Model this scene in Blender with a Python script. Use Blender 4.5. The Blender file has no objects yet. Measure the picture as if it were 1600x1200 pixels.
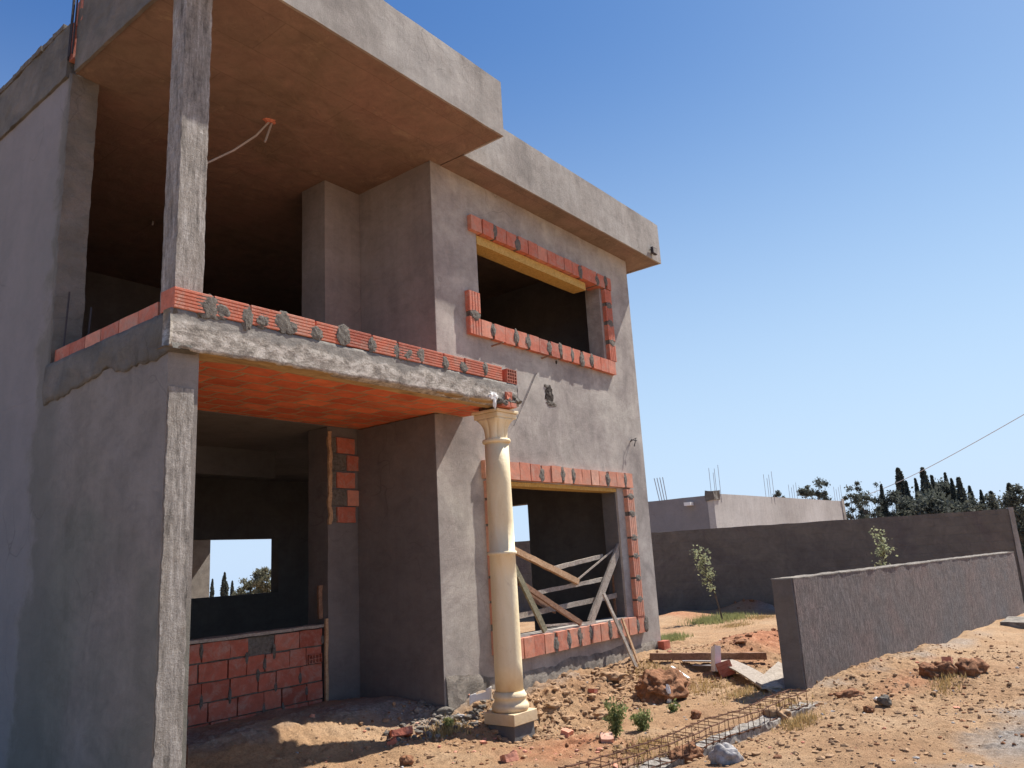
import bpy, bmesh, math, random
import numpy as np
from mathutils import Vector, Matrix
# ------------------------------------------------------------------ camera, sky, sun, exposure
C = bpy.context.scene.collection
CAM = Vector((0, 0, 1.6)); F = 1218.15
MROW = np.array([[0.61696, -0.78497, -0.05640], [0.13917, 0.17935, -0.97389], [0.77459, 0.59300, 0.21990]])
cd = bpy.data.cameras.new('camera'); cam = bpy.data.objects.new('camera', cd); C.objects.link(cam)
r0, r1, r2 = MROW
rot = Matrix(((r0[0], -r1[0], -r2[0]), (r0[1], -r1[1], -r2[1]), (r0[2], -r1[2], -r2[2])))
cam.matrix_world = Matrix.Translation(CAM) @ rot.to_4x4()
cd.sensor_width = 36; cd.lens = F / 1600 * 36; cd.clip_end = 4000; cd.clip_start = .05
bpy.context.scene.camera = cam
SUN = Vector((3.3, -1.0, 4.5)).normalized()
EL = math.asin(SUN.z); AZ = math.atan2(SUN.x, SUN.y)
w = bpy.data.worlds.new('World'); bpy.context.scene.world = w; w.use_nodes = True
nt = w.node_tree; bg = nt.nodes['Background']; sk = nt.nodes.new('ShaderNodeTexSky')
sk.sky_type = 'NISHITA'; sk.sun_disc = False; sk.sun_elevation = EL; sk.sun_rotation = AZ
sk.air_density = 1.0; sk.dust_density = 0.35; sk.ozone_density = 2.0; sk.altitude = 0
sep = nt.nodes.new('ShaderNodeSeparateColor'); cmb = nt.nodes.new('ShaderNodeCombineColor'); nt.links.new(sk.outputs[0], sep.inputs[0])
for i, (gm, k) in enumerate(((1.42, .74), (1.15, .70), (.78, .73))):      # deep blue overhead, pale toward the horizon
    a_ = nt.nodes.new('ShaderNodeMath'); a_.operation = 'MULTIPLY'; a_.inputs[1].default_value = .151; nt.links.new(sep.outputs[i], a_.inputs[0])
    b_ = nt.nodes.new('ShaderNodeMath'); b_.operation = 'POWER'; b_.inputs[1].default_value = gm; nt.links.new(a_.outputs[0], b_.inputs[0])
    c_ = nt.nodes.new('ShaderNodeMath'); c_.operation = 'MULTIPLY'; c_.inputs[1].default_value = k/.151; nt.links.new(b_.outputs[0], c_.inputs[0]); nt.links.new(c_.outputs[0], cmb.inputs[i])
tcw = nt.nodes.new('ShaderNodeTexCoord'); sx = nt.nodes.new('ShaderNodeSeparateXYZ'); nt.links.new(tcw.outputs['Generated'], sx.inputs[0])
mr = nt.nodes.new('ShaderNodeMapRange'); mr.interpolation_type = 'SMOOTHSTEP'; mr.inputs[1].default_value = .64; mr.inputs[2].default_value = -.04; mr.inputs[3].default_value = 0; mr.inputs[4].default_value = .95; nt.links.new(sx.outputs[2], mr.inputs[0])
mxw = nt.nodes.new('ShaderNodeMix'); mxw.data_type = 'RGBA'; nt.links.new(mr.outputs[0], mxw.inputs[0]); nt.links.new(cmb.outputs[0], mxw.inputs[6]); mxw.inputs[7].default_value = (3.5, 4.55, 5.95, 1)
nt.links.new(mxw.outputs[2], bg.inputs[0]); bg.inputs[1].default_value = 0.09
ld = bpy.data.lights.new('sun', 'SUN'); ld.energy = 4.6; ld.angle = math.radians(.5); ld.color = (1, .95, .87)
lo = bpy.data.objects.new('sun', ld); C.objects.link(lo); lo.rotation_euler = SUN.to_track_quat('Z', 'Y').to_euler()
vs = bpy.context.scene.view_settings
vs.view_transform = 'Standard'; vs.look = 'None'; vs.exposure = 0.92; vs.gamma = 1
bpy.context.scene.cycles.max_bounces = 8; bpy.context.scene.cycles.diffuse_bounces = 5

# ------------------------------------------------------------------ measuring helpers (photo survey -> metres)
def at(px, py, **k):
    d = MROW.T @ np.array([(px-800)/F, (py-600)/F, 1.])
    (ax, v), = k.items(); i = 'XYZ'.index(ax)
    t = (v - CAM[i]) / d[i]
    return Vector(np.array(CAM) + t*d)
# ------------------------------------------------------------------ noise
def _h(i, j, k, s):
    n = (i*374761393 + j*668265263 + k*2147483647 + s*974634777) & 0xffffffff
    n = ((n ^ (n >> 13)) * 1274126177) & 0xffffffff
    n = ((n ^ (n >> 16)) * 2246822519) & 0xffffffff
    return (((n ^ (n >> 15)) & 0xffffff) / 0xffffff)*2-1
def vnoise(P, s=0):
    P = np.asarray(P, float); I = np.floor(P).astype(np.int64); f = P-I; u = f*f*(3-2*f); r = 0
    for a in (0, 1):
        for b in (0, 1):
            for c in (0, 1):
                wt = (u[..., 0] if a else 1-u[..., 0])*(u[..., 1] if b else 1-u[..., 1])*(u[..., 2] if c else 1-u[..., 2])
                r = r + wt*_h(I[..., 0]+a, I[..., 1]+b, I[..., 2]+c, s)
    return r
def fbm(P, s=0, o=4, g=.5):
    P = np.asarray(P, float); r = 0; a = 1
    for i in range(o): r = r + a*vnoise(P*(2**i)+i*17.3, s+i); a *= g
    return r
def vec3(P, s, o=3, g=.5): return np.stack([fbm(P, s+k*31, o, g) for k in range(3)], -1)
# ------------------------------------------------------------------ mesh collector
class MB:
    def __init__(s): s.v = []; s.f = []; s.n = 0
    def add(s, v, f):
        v = np.asarray(v, float).reshape(-1, 3); s.v.append(v); b = s.n
        s.f.extend([tuple(int(i)+b for i in q) for q in f]); s.n += len(v); return s
    def box(s, x0, x1, y0, y1, z0, z1):
        v = [(x, y, z) for x in (x0, x1) for y in (y0, y1) for z in (z0, z1)]
        return s.add(v, [(0,1,3,2),(4,6,7,5),(0,4,5,1),(2,3,7,6),(0,2,6,4),(1,5,7,3)])
    def rbox(s, x0, x1, y0, y1, z0, z1, st=.08, amp=.01, sc=6., seed=1, warp=.0, dirs=(1, 1, 1)):
        """subdivided box with a worn, uneven surface"""
        L = [np.linspace(a, b, max(2, int(round((b-a)/st))+1)) for a, b in ((x0,x1),(y0,y1),(z0,z1))]
        n = [len(l) for l in L]; idx = {}; V = []; Fc = []
        def vid(i, j, k):
            q = (i, j, k)
            if q not in idx: idx[q] = len(V); V.append((L[0][i], L[1][j], L[2][k]))
            return idx[q]
        for ax in range(3):
            a, b = [(1,2),(2,0),(0,1)][ax]
            for side in (0, n[ax]-1):
                for i in range(n[a]-1):
                    for j in range(n[b]-1):
                        q = []
                        for di, dj in ((0,0),(1,0),(1,1),(0,1)):
                            t = [0,0,0]; t[ax] = side; t[a] = i+di; t[b] = j+dj; q.append(vid(*t))
                        Fc.append(q if side else q[::-1])
        V = np.array(V); V = V + vec3(V*sc, seed)*amp*np.array(dirs)
        if warp: V = V + vec3(V*1.1, seed+9, 1)*warp
        return s.add(V, Fc)
    def beam(s, a, b, wd, th, up=(0,0,1), segs=1, sag=0., seed=0, amp=0., taper=1.):
        a = np.array(a, float); b = np.array(b, float); d = b-a; L = np.linalg.norm(d); d /= L
        u = np.array(up, float); sd = np.cross(d, u); sd /= np.linalg.norm(sd); n = np.cross(sd, d)
        V = []; Fc = []
        for i in range(segs+1):
            t = i/segs; c = a+(b-a)*t - np.array([0,0,sag])*math.sin(math.pi*t); k = 1+(taper-1)*t
            for p, q in ((-1,-1),(1,-1),(1,1),(-1,1)): V.append(c+sd*p*wd/2*k+n*q*th/2*k)
        V = np.array(V)
        if amp: V = V+vec3(V*9, seed, 2)*amp
        for i in range(segs):
            for j in range(4): Fc.append((i*4+j, i*4+(j+1)%4, i*4+4+(j+1)%4, i*4+4+j))
        Fc += [(3,2,1,0), tuple(segs*4+j for j in range(4))]
        return s.add(V, Fc)
    def tube(s, pts, r, n=6):
        pts = [np.array(p, float) for p in pts]; m = len(pts); V = []; Fc = []
        rs = r if hasattr(r, '__len__') else [r]*m
        for i, p in enumerate(pts):
            d = pts[min(i+1, m-1)]-pts[max(i-1, 0)]; d /= np.linalg.norm(d)+1e-9
            u = np.cross(d, (0,0,1) if abs(d[2]) < .9 else (1,0,0)); u /= np.linalg.norm(u); q = np.cross(d, u)
            for k in range(n):
                a = 2*math.pi*k/n; V.append(p+rs[i]*(math.cos(a)*u+math.sin(a)*q))
        for i in range(m-1):
            for k in range(n): Fc.append((i*n+k, i*n+(k+1)%n, i*n+n+(k+1)%n, i*n+n+k))
        Fc += [tuple(range(n))[::-1], tuple((m-1)*n+k for k in range(n))]
        return s.add(V, Fc)
    def blob(s, c, rad, seed=0, sub=3, amp=.25, sc=2.2, rot=0., flat=None):
        b = bmesh.new(); bmesh.ops.create_icosphere(b, subdivisions=sub, radius=1)
        v = np.array([p.co[:] for p in b.verts]); f = [[q.index for q in t.verts] for t in b.faces]; b.free()
        nrm = v.copy(); v = v*(1+amp*fbm(v*sc+seed*7.7, seed, 4, .55))[:, None]
        if flat is not None: v[:, 2] = np.maximum(v[:, 2], flat)
        v = v*np.array(rad); ca, sa = math.cos(rot), math.sin(rot)
        v = np.stack([v[:,0]*ca-v[:,1]*sa, v[:,0]*sa+v[:,1]*ca, v[:,2]], -1)+np.array(c)
        return s.add(v, f)
    def build(s, name, m, parent=None, smooth=False, label=None):
        me = bpy.data.meshes.new(name); v = np.concatenate(s.v)
        me.from_pydata(v.tolist(), [], s.f); me.update()
        me.materials.append(m)
        if smooth: me.polygons.foreach_set('use_smooth', [True]*len(me.polygons))
        o = bpy.data.objects.new(name, me); C.objects.link(o)
        if parent is not None:
            o.parent = parent; o.matrix_parent_inverse = parent.matrix_world.inverted()
            if parent.type == 'EMPTY': o.matrix_parent_inverse = Matrix.Translation(-parent.location)
            elif parent.parent is not None: o.matrix_parent_inverse = Matrix.Identity(4)
        if label: o['label'] = label
        return o
def tag(o, label=None, cat=None, group=None, kind=None):
    if label: o['label'] = label
    if cat: o['category'] = cat
    if group: o['group'] = group
    if kind: o['kind'] = kind
    return o
def thing(name, label, cat, loc, group=None):
    e = bpy.data.objects.new(name, None); e.location = loc; e.empty_display_size = .1; C.objects.link(e)
    return tag(e, label, cat, group)
def wall_y(mb, y0, y1, xs, zs, holes):
    """wall of thickness y0..y1 over the grid xs, zs; cells listed in holes are open"""
    nx, nz = len(xs)-1, len(zs)-1; solid = lambda i, k: 0 <= i < nx and 0 <= k < nz and (i, k) not in holes
    for i in range(nx):
        for k in range(nz):
            if not solid(i, k): continue
            a, b, c, d = xs[i], xs[i+1], zs[k], zs[k+1]
            mb.add([(a,y0,c),(b,y0,c),(b,y0,d),(a,y0,d)], [(0,1,2,3)]); mb.add([(a,y1,c),(b,y1,c),(b,y1,d),(a,y1,d)], [(3,2,1,0)])
            if not solid(i-1, k): mb.add([(a,y0,c),(a,y0,d),(a,y1,d),(a,y1,c)], [(0,1,2,3)])
            if not solid(i+1, k): mb.add([(b,y0,c),(b,y0,d),(b,y1,d),(b,y1,c)], [(3,2,1,0)])
            if not solid(i, k-1): mb.add([(a,y0,c),(b,y0,c),(b,y1,c),(a,y1,c)], [(3,2,1,0)])
            if not solid(i, k+1): mb.add([(a,y0,d),(b,y0,d),(b,y1,d),(a,y1,d)], [(0,1,2,3)])
    return mb
def wall_x(mb, x0, x1, ys, zs, holes):
    t = MB(); wall_y(t, -x1, -x0, ys, zs, holes)
    v = np.concatenate(t.v); return mb.add(np.stack([-v[:,1], v[:,0], v[:,2]], -1), t.f)
# ------------------------------------------------------------------ materials
class Mt:
    def __init__(s, name, rough=.9):
        s.m = bpy.data.materials.new(name); s.m.use_nodes = True; s.t = s.m.node_tree; s.b = s.t.nodes['Principled BSDF']
        s.b.inputs['Roughness'].default_value = rough; s.b.inputs['Specular IOR Level'].default_value = .25
        s.co = s.t.nodes.new('ShaderNodeTexCoord').outputs['Object']; s.h = None
    def L(s, a, b): s.t.links.new(a, b)
    def val(s, sock, v):
        if hasattr(v, 'is_linked') or isinstance(v, bpy.types.NodeSocket): s.L(v, sock)
        elif isinstance(v, (tuple, list)) and len(v) == 3 and sock.type == 'RGBA': sock.default_value = (*v, 1)
        else: sock.default_value = v
    def scale(s, v):
        n = s.t.nodes.new('ShaderNodeMapping'); s.L(s.co, n.inputs[0]); n.inputs['Scale'].default_value = v; return n.outputs[0]
    def noise(s, sc, det=6, ro=.55, vec=None, dist=0.):
        n = s.t.nodes.new('ShaderNodeTexNoise'); s.L(vec or s.co, n.inputs['Vector']); n.inputs['Scale'].default_value = sc
        n.inputs['Detail'].default_value = det; n.inputs['Roughness'].default_value = ro; n.inputs['Distortion'].default_value = dist; return n.outputs[0]
    def vor(s, sc, vec=None, feat='F1', out=0):
        n = s.t.nodes.new('ShaderNodeTexVoronoi'); n.feature = feat; s.L(vec or s.co, n.inputs['Vector']); n.inputs['Scale'].default_value = sc; return n.outputs[out]
    def ramp(s, x, stops):
        n = s.t.nodes.new('ShaderNodeValToRGB'); s.L(x, n.inputs[0]); e = n.color_ramp.elements
        while len(e) < len(stops): e.new(.5)
        for q, (p, c) in zip(e, stops): q.position = p; q.color = (*c, 1) if isinstance(c, (tuple, list)) else (c, c, c, 1)
        return n.outputs[0]
    def mix(s, f, a, b, mode='MIX'):
        n = s.t.nodes.new('ShaderNodeMix'); n.data_type = 'RGBA'; n.blend_type = mode
        s.val(n.inputs[0], f); s.val(n.inputs[6], a); s.val(n.inputs[7], b); return n.outputs[2]
    def math(s, op, a, b=0.):
        n = s.t.nodes.new('ShaderNodeMath'); n.operation = op; s.val(n.inputs[0], a); s.val(n.inputs[1], b); return n.outputs[0]
    def col(s, c): s.val(s.b.inputs['Base Color'], c); return s
    def bump(s, h, d=.01, st=1.):
        n = s.t.nodes.new('ShaderNodeBump'); n.inputs['Distance'].default_value = d; n.inputs['Strength'].default_value = st
        s.L(h, n.inputs['Height'])
        if s.h: s.L(s.h, n.inputs['Normal'])
        s.h = n.outputs[0]; s.L(s.h, s.b.inputs['Normal']); return s
    def xyz(s):
        n = s.t.nodes.new('ShaderNodeSeparateXYZ'); s.L(s.co, n.inputs[0]); return n.outputs
def g(v, t=(1., .93, .9)): return tuple(v*k for k in t)
def render_mat(name, a, b, c, streak=.35, patch=.5, fine=.004, big=.7, trowel=.0025, arcs=.6, crack=.35, hook=None):
    m = Mt(name, .92)
    x = m.ramp(m.noise(big, 6, .62, dist=.5), [(.36, a), (.5, b), (.62, c)])
    y = m.ramp(m.noise(2.6, 10, .72, dist=.4), [(.35, .74), (.55, 1.), (.75, 1.16)])
    x = m.mix(patch, x, y, 'MULTIPLY')
    z = m.ramp(m.noise(1.9, 8, .75, m.scale((4., 4., .3))), [(.3, .74), (.55, 1.), (.7, 1.1)])
    x = m.mix(streak, x, z, 'MULTIPLY')
    dn = m.t.nodes.new('ShaderNodeVectorMath'); dn.operation = 'MULTIPLY_ADD'; nz_ = m.t.nodes.new('ShaderNodeTexNoise'); m.L(m.co, nz_.inputs['Vector']); nz_.inputs['Scale'].default_value = 1.3; nz_.inputs['Detail'].default_value = 2
    m.L(nz_.outputs['Color'], dn.inputs[0]); dn.inputs[1].default_value = (2.2, 2.2, 2.2); m.L(m.co, dn.inputs[2])
    sw = m.noise(5, 9, .7, m.scale((.8, .8, 1.5)), 1.6)                       # sweeps of the float
    x = m.mix(arcs, x, m.ramp(sw, [(.3, .80), (.5, 1.), (.68, 1.12)]), 'MULTIPLY')
    if hook: x = hook(m, x)
    cr = m.vor(.55, dn.outputs[0], 'DISTANCE_TO_EDGE'); ck = m.math('MULTIPLY', m.ramp(cr, [(0., 1.), (.006, 0.)]), m.ramp(m.noise(.8, 3), [(.5, 0.), (.62, 1.)]))
    x = m.mix(m.math('MULTIPLY', ck, crack), x, g(.05))
    x = m.mix(.7, x, m.ramp(m.noise(130, 4, .75), [(.3, .8), (.7, 1.16)]), 'MULTIPLY')
    st = m.ramp(m.noise(9, 9, .8, dist=.5), [(.64, 0.), (.72, .35)]); x = m.mix(st, x, g(.12))
    m.col(x); m.bump(sw, trowel*1.2); m.bump(m.noise(3.5, 6, .65), trowel*2); m.bump(m.noise(110, 4, .75), fine); return m.m
M = {}
def old_patch(m, x):
    y = m.math('ADD', m.xyz()[1], m.math('MULTIPLY', m.math('SUBTRACT', m.noise(1.6, 7, .65), .5), 1.1))
    dk = m.ramp(m.math('MULTIPLY', y, .1), [(.655, 0.), (.685, .55), (.712, .6), (.722, 0.)])      # damp band beside the older coat
    x = m.mix(dk, x, g(.15, (1,.97,.86)))
    return m.mix(m.ramp(m.math('MULTIPLY', y, .1), [(.714, 0.), (.726, .6)]), x, (.25, .235, .245))
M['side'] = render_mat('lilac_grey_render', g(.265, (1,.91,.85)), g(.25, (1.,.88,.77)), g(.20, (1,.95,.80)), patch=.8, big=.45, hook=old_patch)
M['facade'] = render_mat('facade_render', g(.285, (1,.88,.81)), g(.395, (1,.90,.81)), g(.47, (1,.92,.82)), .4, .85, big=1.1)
M['fascia'] = render_mat('fascia_render', g(.25, (1,.90,.81)), g(.33, (1,.91,.82)), g(.39, (1,.93,.85)), .8, .7, big=.9)
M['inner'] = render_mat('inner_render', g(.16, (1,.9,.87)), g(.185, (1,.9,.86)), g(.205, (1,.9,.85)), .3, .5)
M['terrace'] = render_mat('terrace_render', g(.23, (1,.9,.85)), g(.27, (1,.9,.84)), g(.30, (1,.91,.84)), .4, .6)
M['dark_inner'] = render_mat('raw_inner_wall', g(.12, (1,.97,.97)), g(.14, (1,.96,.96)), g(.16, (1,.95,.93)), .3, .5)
M['parapet'] = render_mat('raw_parapet_mortar', g(.16, (1,.95,.85)), g(.2, (1,.93,.82)), g(.24, (1,.9,.8)), .2, .8, .01, 2., .02)
def rough_conc():
    m = Mt('rough_concrete', .95); n = m.noise(6, 10, .78, m.scale((3.5, 3.5, .45)), .2)
    x = m.ramp(n, [(.36, g(.12, (1,.90,.80))), (.46, g(.27, (1,.90,.80))), (.54, g(.36, (1,.91,.82))), (.64, g(.52, (1,.93,.86)))])
    p = m.ramp(m.vor(48), [(.10, .3), (.2, 1.)]); q = m.ramp(m.noise(3.5, 5), [(.45, 0.), (.6, .9)])
    x = m.mix(q, x, m.mix(1., x, p, 'MULTIPLY')); x = m.mix(.8, x, m.ramp(m.noise(28, 8, .8), [(.32, .6), (.6, 1.15)]), 'MULTIPLY')
    o = m.ramp(m.noise(1.6, 5, .6), [(.5, 0.), (.68, .5)]); x = m.mix(o, x, g(.25, (1,.86,.7))); m.col(x)
    m.bump(n, .011); m.bump(m.noise(60, 5, .8), .009); return m.m
M['conc'] = rough_conc()
def splat():
    m = Mt('splattered_concrete', .95); z = m.xyz()[2]
    n = m.noise(10, 10, .8, m.scale((1, 1, 1.8)), .3); n2 = m.noise(3, 8, .7, m.scale((1, 1, 2.)))
    lo = m.ramp(n, [(.36, g(.13, (1,.88,.76))), (.48, g(.33, (1,.89,.76))), (.60, g(.60, (1,.92,.82)))])
    up = m.ramp(n, [(.3, g(.14, (1,.94,.86))), (.52, g(.25, (1,.92,.82))), (.7, g(.36, (1,.92,.82)))])
    f = m.math('ADD', m.math('MULTIPLY', m.math('SUBTRACT', z, 3.335), 14.), m.math('MULTIPLY', m.math('SUBTRACT', n2, .5), 5.))
    m.col(m.mix(m.ramp(f, [(0., 0.), (.7, 1.)]), lo, up)); m.bump(n, .007); m.bump(m.noise(70, 5, .75), .006); return m.m
M['splat'] = splat()
def soffit():
    m = Mt('brown_soffit', .9)
    x = m.ramp(m.noise(.9, 6, .6, dist=.8), [(.3, g(.17, (1,.78,.58))), (.5, g(.225, (1,.73,.58))), (.7, g(.235, (1,.68,.56)))])
    x = m.mix(.65, x, m.ramp(m.noise(5, 9, .75, dist=.6), [(.3, .66), (.5, 1.), (.72, 1.28)]), 'MULTIPLY')
    b = m.t.nodes.new('ShaderNodeTexBrick'); m.L(m.co, b.inputs['Vector']); b.inputs['Scale'].default_value = 1; b.inputs['Brick Width'].default_value = 2.4; b.inputs['Row Height'].default_value = .5; b.inputs['Mortar Size'].default_value = .008; b.inputs['Mortar Smooth'].default_value = .8
    b.inputs['Color1'].default_value = (.88, .88, .88, 1); b.inputs['Color2'].default_value = (1.08, 1.05, 1.03, 1); b.inputs['Mortar'].default_value = (.6, .58, .56, 1)
    x = m.mix(.55, x, b.outputs['Color'], 'MULTIPLY')
    sp = m.ramp(m.noise(2.2, 10, .8, dist=.8), [(.57, 0.), (.66, .6)])
    x = m.mix(sp, x, g(.33, (1,.80,.58))); dk = m.ramp(m.noise(6, 9, .8, dist=.5), [(.64, 0.), (.70, .6)]); x = m.mix(dk, x, g(.10, (1,.8,.65))); m.col(x)
    m.bump(m.noise(3.5, 7, .6, dist=1.), .02); m.bump(m.noise(40, 4), .006); return m.m
M['soffit'] = soffit()
M['foot'] = render_mat('brushed_mortar_footing', g(.17, (1,.88,.76)), g(.27, (1,.88,.76)), g(.36, (1,.88,.74)), .7, .8, .012, 6., .02)
def tan():
    m = Mt('tan_formwork_face', .9); n = m.noise(4, 7, .7, m.scale((.6, 2, 1)), 1.)
    m.col(m.ramp(n, [(.3, (.22, .14, .07)), (.5, (.46, .31, .15)), (.7, (.58, .42, .22))])); m.bump(n, .02); return m.m
M['tan'] = tan()
def brick(name='red_clay', base=(.55, .16, .095), hi=(.64, .27, .18), lo=(.36, .09, .06)):
    m = Mt(name, .8)
    i = m.t.nodes.new('ShaderNodeNewGeometry').outputs['Random Per Island']
    x = m.ramp(i, [(0., lo), (.35, base), (.75, base), (1., hi)])
    x = m.mix(.75, x, m.ramp(m.noise(14, 9, .8), [(.3, .6), (.55, 1.), (.8, 1.3)]), 'MULTIPLY')
    d = m.ramp(m.noise(6, 9, .8, dist=.6), [(.48, .05), (.66, .65)]); x = m.mix(d, x, (.42, .31, .25))
    e = m.ramp(m.noise(19, 8, .8, dist=.4), [(.62, 0.), (.68, .8)]); m.col(m.mix(e, x, (.19, .165, .14))); m.bump(m.noise(70, 3), .003); return m.m
M['brick'] = brick()
M['brick_pale'] = brick('pink_clay', (.60, .25, .16), (.70, .40, .29), (.50, .16, .10))
M['brick_dark'] = brick('dark_clay', (.44, .115, .07), (.50, .17, .11), (.32, .075, .045))
def mortar():
    m = Mt('grey_mortar', .97); n = m.noise(25, 8, .75)
    m.col(m.ramp(n, [(.3, (.075, .065, .055)), (.6, (.20, .18, .155))])); m.bump(n, .02); return m.m
M['mortar'] = mortar()
def flat(name, c, rough=.8, var=.25, sc=12, bmp=.004, metal=0.):
    m = Mt(name, rough); n = m.noise(sc, 6, .65)
    m.col(m.mix(1., c, m.ramp(n, [(.3, 1-var), (.7, 1+var)]), 'MULTIPLY')); m.b.inputs['Metallic'].default_value = metal
    if bmp: m.bump(n, bmp)
    return m.m
def ceiling():
    m = Mt('clay_block_ceiling', .85)
    d = m.t.nodes.new('ShaderNodeVectorMath'); d.operation = 'MULTIPLY_ADD'
    nz = m.t.nodes.new('ShaderNodeTexNoise'); m.L(m.co, nz.inputs['Vector']); nz.inputs['Scale'].default_value = 9; nz.inputs['Detail'].default_value = 6
    m.L(nz.outputs['Color'], d.inputs[0]); d.inputs[1].default_value = (.07, .07, 0); m.L(m.co, d.inputs[2])
    b = m.t.nodes.new('ShaderNodeTexBrick'); m.L(d.outputs[0], b.inputs['Vector']); b.inputs['Scale'].default_value = 1.; b.offset = .37
    b.inputs['Color1'].default_value = (.88, .23, .10, 1); b.inputs['Color2'].default_value = (.58, .12, .055, 1); b.inputs['Mortar'].default_value = (.50, .34, .20, 1)
    b.inputs['Brick Width'].default_value = .33; b.inputs['Row Height'].default_value = .24; b.inputs['Mortar Size'].default_value = .014; b.inputs['Mortar Smooth'].default_value = .35
    x = m.mix(.7, b.outputs['Color'], m.ramp(m.noise(4, 8, .75), [(.3, .6), (.7, 1.3)]), 'MULTIPLY')
    sm = m.ramp(m.noise(3.2, 10, .8, m.scale((.5, 1.8, 1)), 1.), [(.52, 0.), (.62, .65)])
    x = m.mix(sm, x, (.48, .30, .17)); gr = m.ramp(m.noise(2., 8, .7, m.scale((.5, 1.5, 1)), 1.), [(.58, 0.), (.7, .5)])
    m.col(m.mix(gr, x, (.26, .21, .17))); m.bump(b.outputs['Fac'], -.012); m.bump(m.noise(9, 6, .7), .012); return m.m
M['ceiling'] = ceiling()
def cream():
    m = Mt('cream_cast_stone', .6)
    x = m.ramp(m.noise(2.2, 6, .6, m.scale((3, 3, .6)), .5), [(.3, (.72, .57, .34)), (.55, (.81, .69, .46)), (.75, (.84, .74, .54))])
    s = m.ramp(m.noise(7, 9, .8, dist=1.), [(.58, 0.), (.7, .5)]); x = m.mix(s, x, (.52, .38, .24)); k_ = m.ramp(m.noise(16, 8, .8), [(.66, 0.), (.70, .7)]); x = m.mix(k_, x, (.34, .29, .24))
    du = m.math('SUBTRACT', .55, m.xyz()[2]); du = m.ramp(m.math('ADD', m.math('MULTIPLY', du, 1.2), m.math('MULTIPLY', m.math('SUBTRACT', m.noise(6, 6), .5), .8)), [(.1, 0.), (.55, .6)]); m.col(m.mix(du, x, (.46, .30, .17)))
    m.bump(m.noise(30, 4), .003); return m.m
M['cream'] = cream()
def wood(name, a, b):
    m = Mt(name, .85); n = m.noise(3, 8, .7, m.scale((6, 6, 6)), 1.5)
    m.col(m.mix(.5, m.ramp(n, [(.3, a), (.7, b)]), m.ramp(m.noise(45, 4, .7), [(.3, .7), (.7, 1.25)]), 'MULTIPLY')); m.bump(n, .006); return m.m
M['wood_grey'] = wood('weathered_wood', (.20, .165, .135), (.46, .40, .34))
M['wood_tan'] = wood('fresh_formwork_wood', (.34, .19, .10), (.58, .40, .25))
M['wood_green'] = wood('olive_wood', (.13, .12, .075), (.30, .27, .18))
M['wood_brown'] = wood('brown_wood', (.17, .09, .055), (.34, .20, .13))
M['board'] = wood('yellow_lintel_board', (.42, .25, .06), (.62, .42, .14))
M['steel'] = flat('rusty_steel', (.13, .06, .035), .8, .5, 40)
M['dark_steel'] = flat('dark_bar', (.05, .045, .05), .7, .3, 40)
M['white'] = flat('white_plaster', (.8, .79, .76), .7, .08, 6)
M['plastic'] = flat('grey_plastic', (.35, .33, .33), .5, .1)
M['hole'] = flat('recess_shade', (.045, .035, .03), 1, .6, 30, .03)  # near-black colour stands in for the shade inside holes
def neigh():
    return render_mat('neighbour_render', g(.40, (1,.93,.87)), g(.47, (1,.94,.88)), g(.52, (1,.95,.9)), .5, .2, big=.25)
M['neigh'] = neigh()
def blockwall():
    m = Mt('dark_block_wall', .95); b = m.t.nodes.new('ShaderNodeTexBrick'); mp = m.t.nodes.new('ShaderNodeMapping'); mp.inputs['Rotation'].default_value = (math.radians(90), 0, 0); mp.inputs['Scale'].default_value = (1, 1, 1)
    sp = m.t.nodes.new('ShaderNodeSeparateXYZ'); m.L(m.co, sp.inputs[0]); cb_ = m.t.nodes.new('ShaderNodeCombineXYZ'); m.L(m.math('ADD', sp.outputs[0], m.math('MULTIPLY', sp.outputs[1], -1.)), cb_.inputs[0]); m.L(sp.outputs[2], cb_.inputs[1])
    m.L(cb_.outputs[0], b.inputs['Vector']); b.inputs['Scale'].default_value = 1; b.inputs['Brick Width'].default_value = .55; b.inputs['Row Height'].default_value = .2; b.inputs['Mortar Size'].default_value = .012; b.inputs['Mortar Smooth'].default_value = .7
    b.inputs['Color1'].default_value = (.80, .80, .80, 1); b.inputs['Color2'].default_value = (1.1, 1.05, 1., 1); b.inputs['Mortar'].default_value = (.72, .70, .68, 1)
    x = m.ramp(m.noise(.45, 6, .65, dist=.6), [(.36, (.12, .10, .098)), (.5, (.165, .145, .125)), (.64, (.13, .115, .105))])
    x = m.mix(.2, x, b.outputs['Color'], 'MULTIPLY'); x = m.mix(.7, x, m.ramp(m.noise(3, 9, .75, dist=.8), [(.35, .7), (.7, 1.25)]), 'MULTIPLY')
    m.col(x); m.bump(b.outputs['Fac'], -.004); m.bump(m.noise(12, 8, .75), .02); return m.m
M['bwall'] = blockwall()
def roughcast():
    m = Mt('roughcast', .95); mp = m.t.nodes.new('ShaderNodeMapping'); m.L(m.co, mp.inputs[0]); mp.inputs['Rotation'].default_value = (0, .35, 0); mp.inputs['Scale'].default_value = (1.7, 1.7, .42)
    v = mp.outputs[0]; n = m.noise(17, 12, .9, v, .5); n2 = m.noise(60, 6, .85, v, .2)
    x = m.ramp(m.noise(1.1, 6, .65, dist=.4), [(.3, (.185, .175, .175)), (.5, (.21, .18, .17)), (.7, (.25, .19, .175))])
    x = m.mix(.75, x, m.ramp(n, [(.40, .40), (.5, 1.), (.58, 1.7)]), 'MULTIPLY')
    m.col(m.mix(.6, x, m.ramp(n2, [(.4, .5), (.58, 1.5)]), 'MULTIPLY')); m.bump(n, .03); m.bump(n2, .012); return m.m
M['roughcast'] = roughcast()
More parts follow.
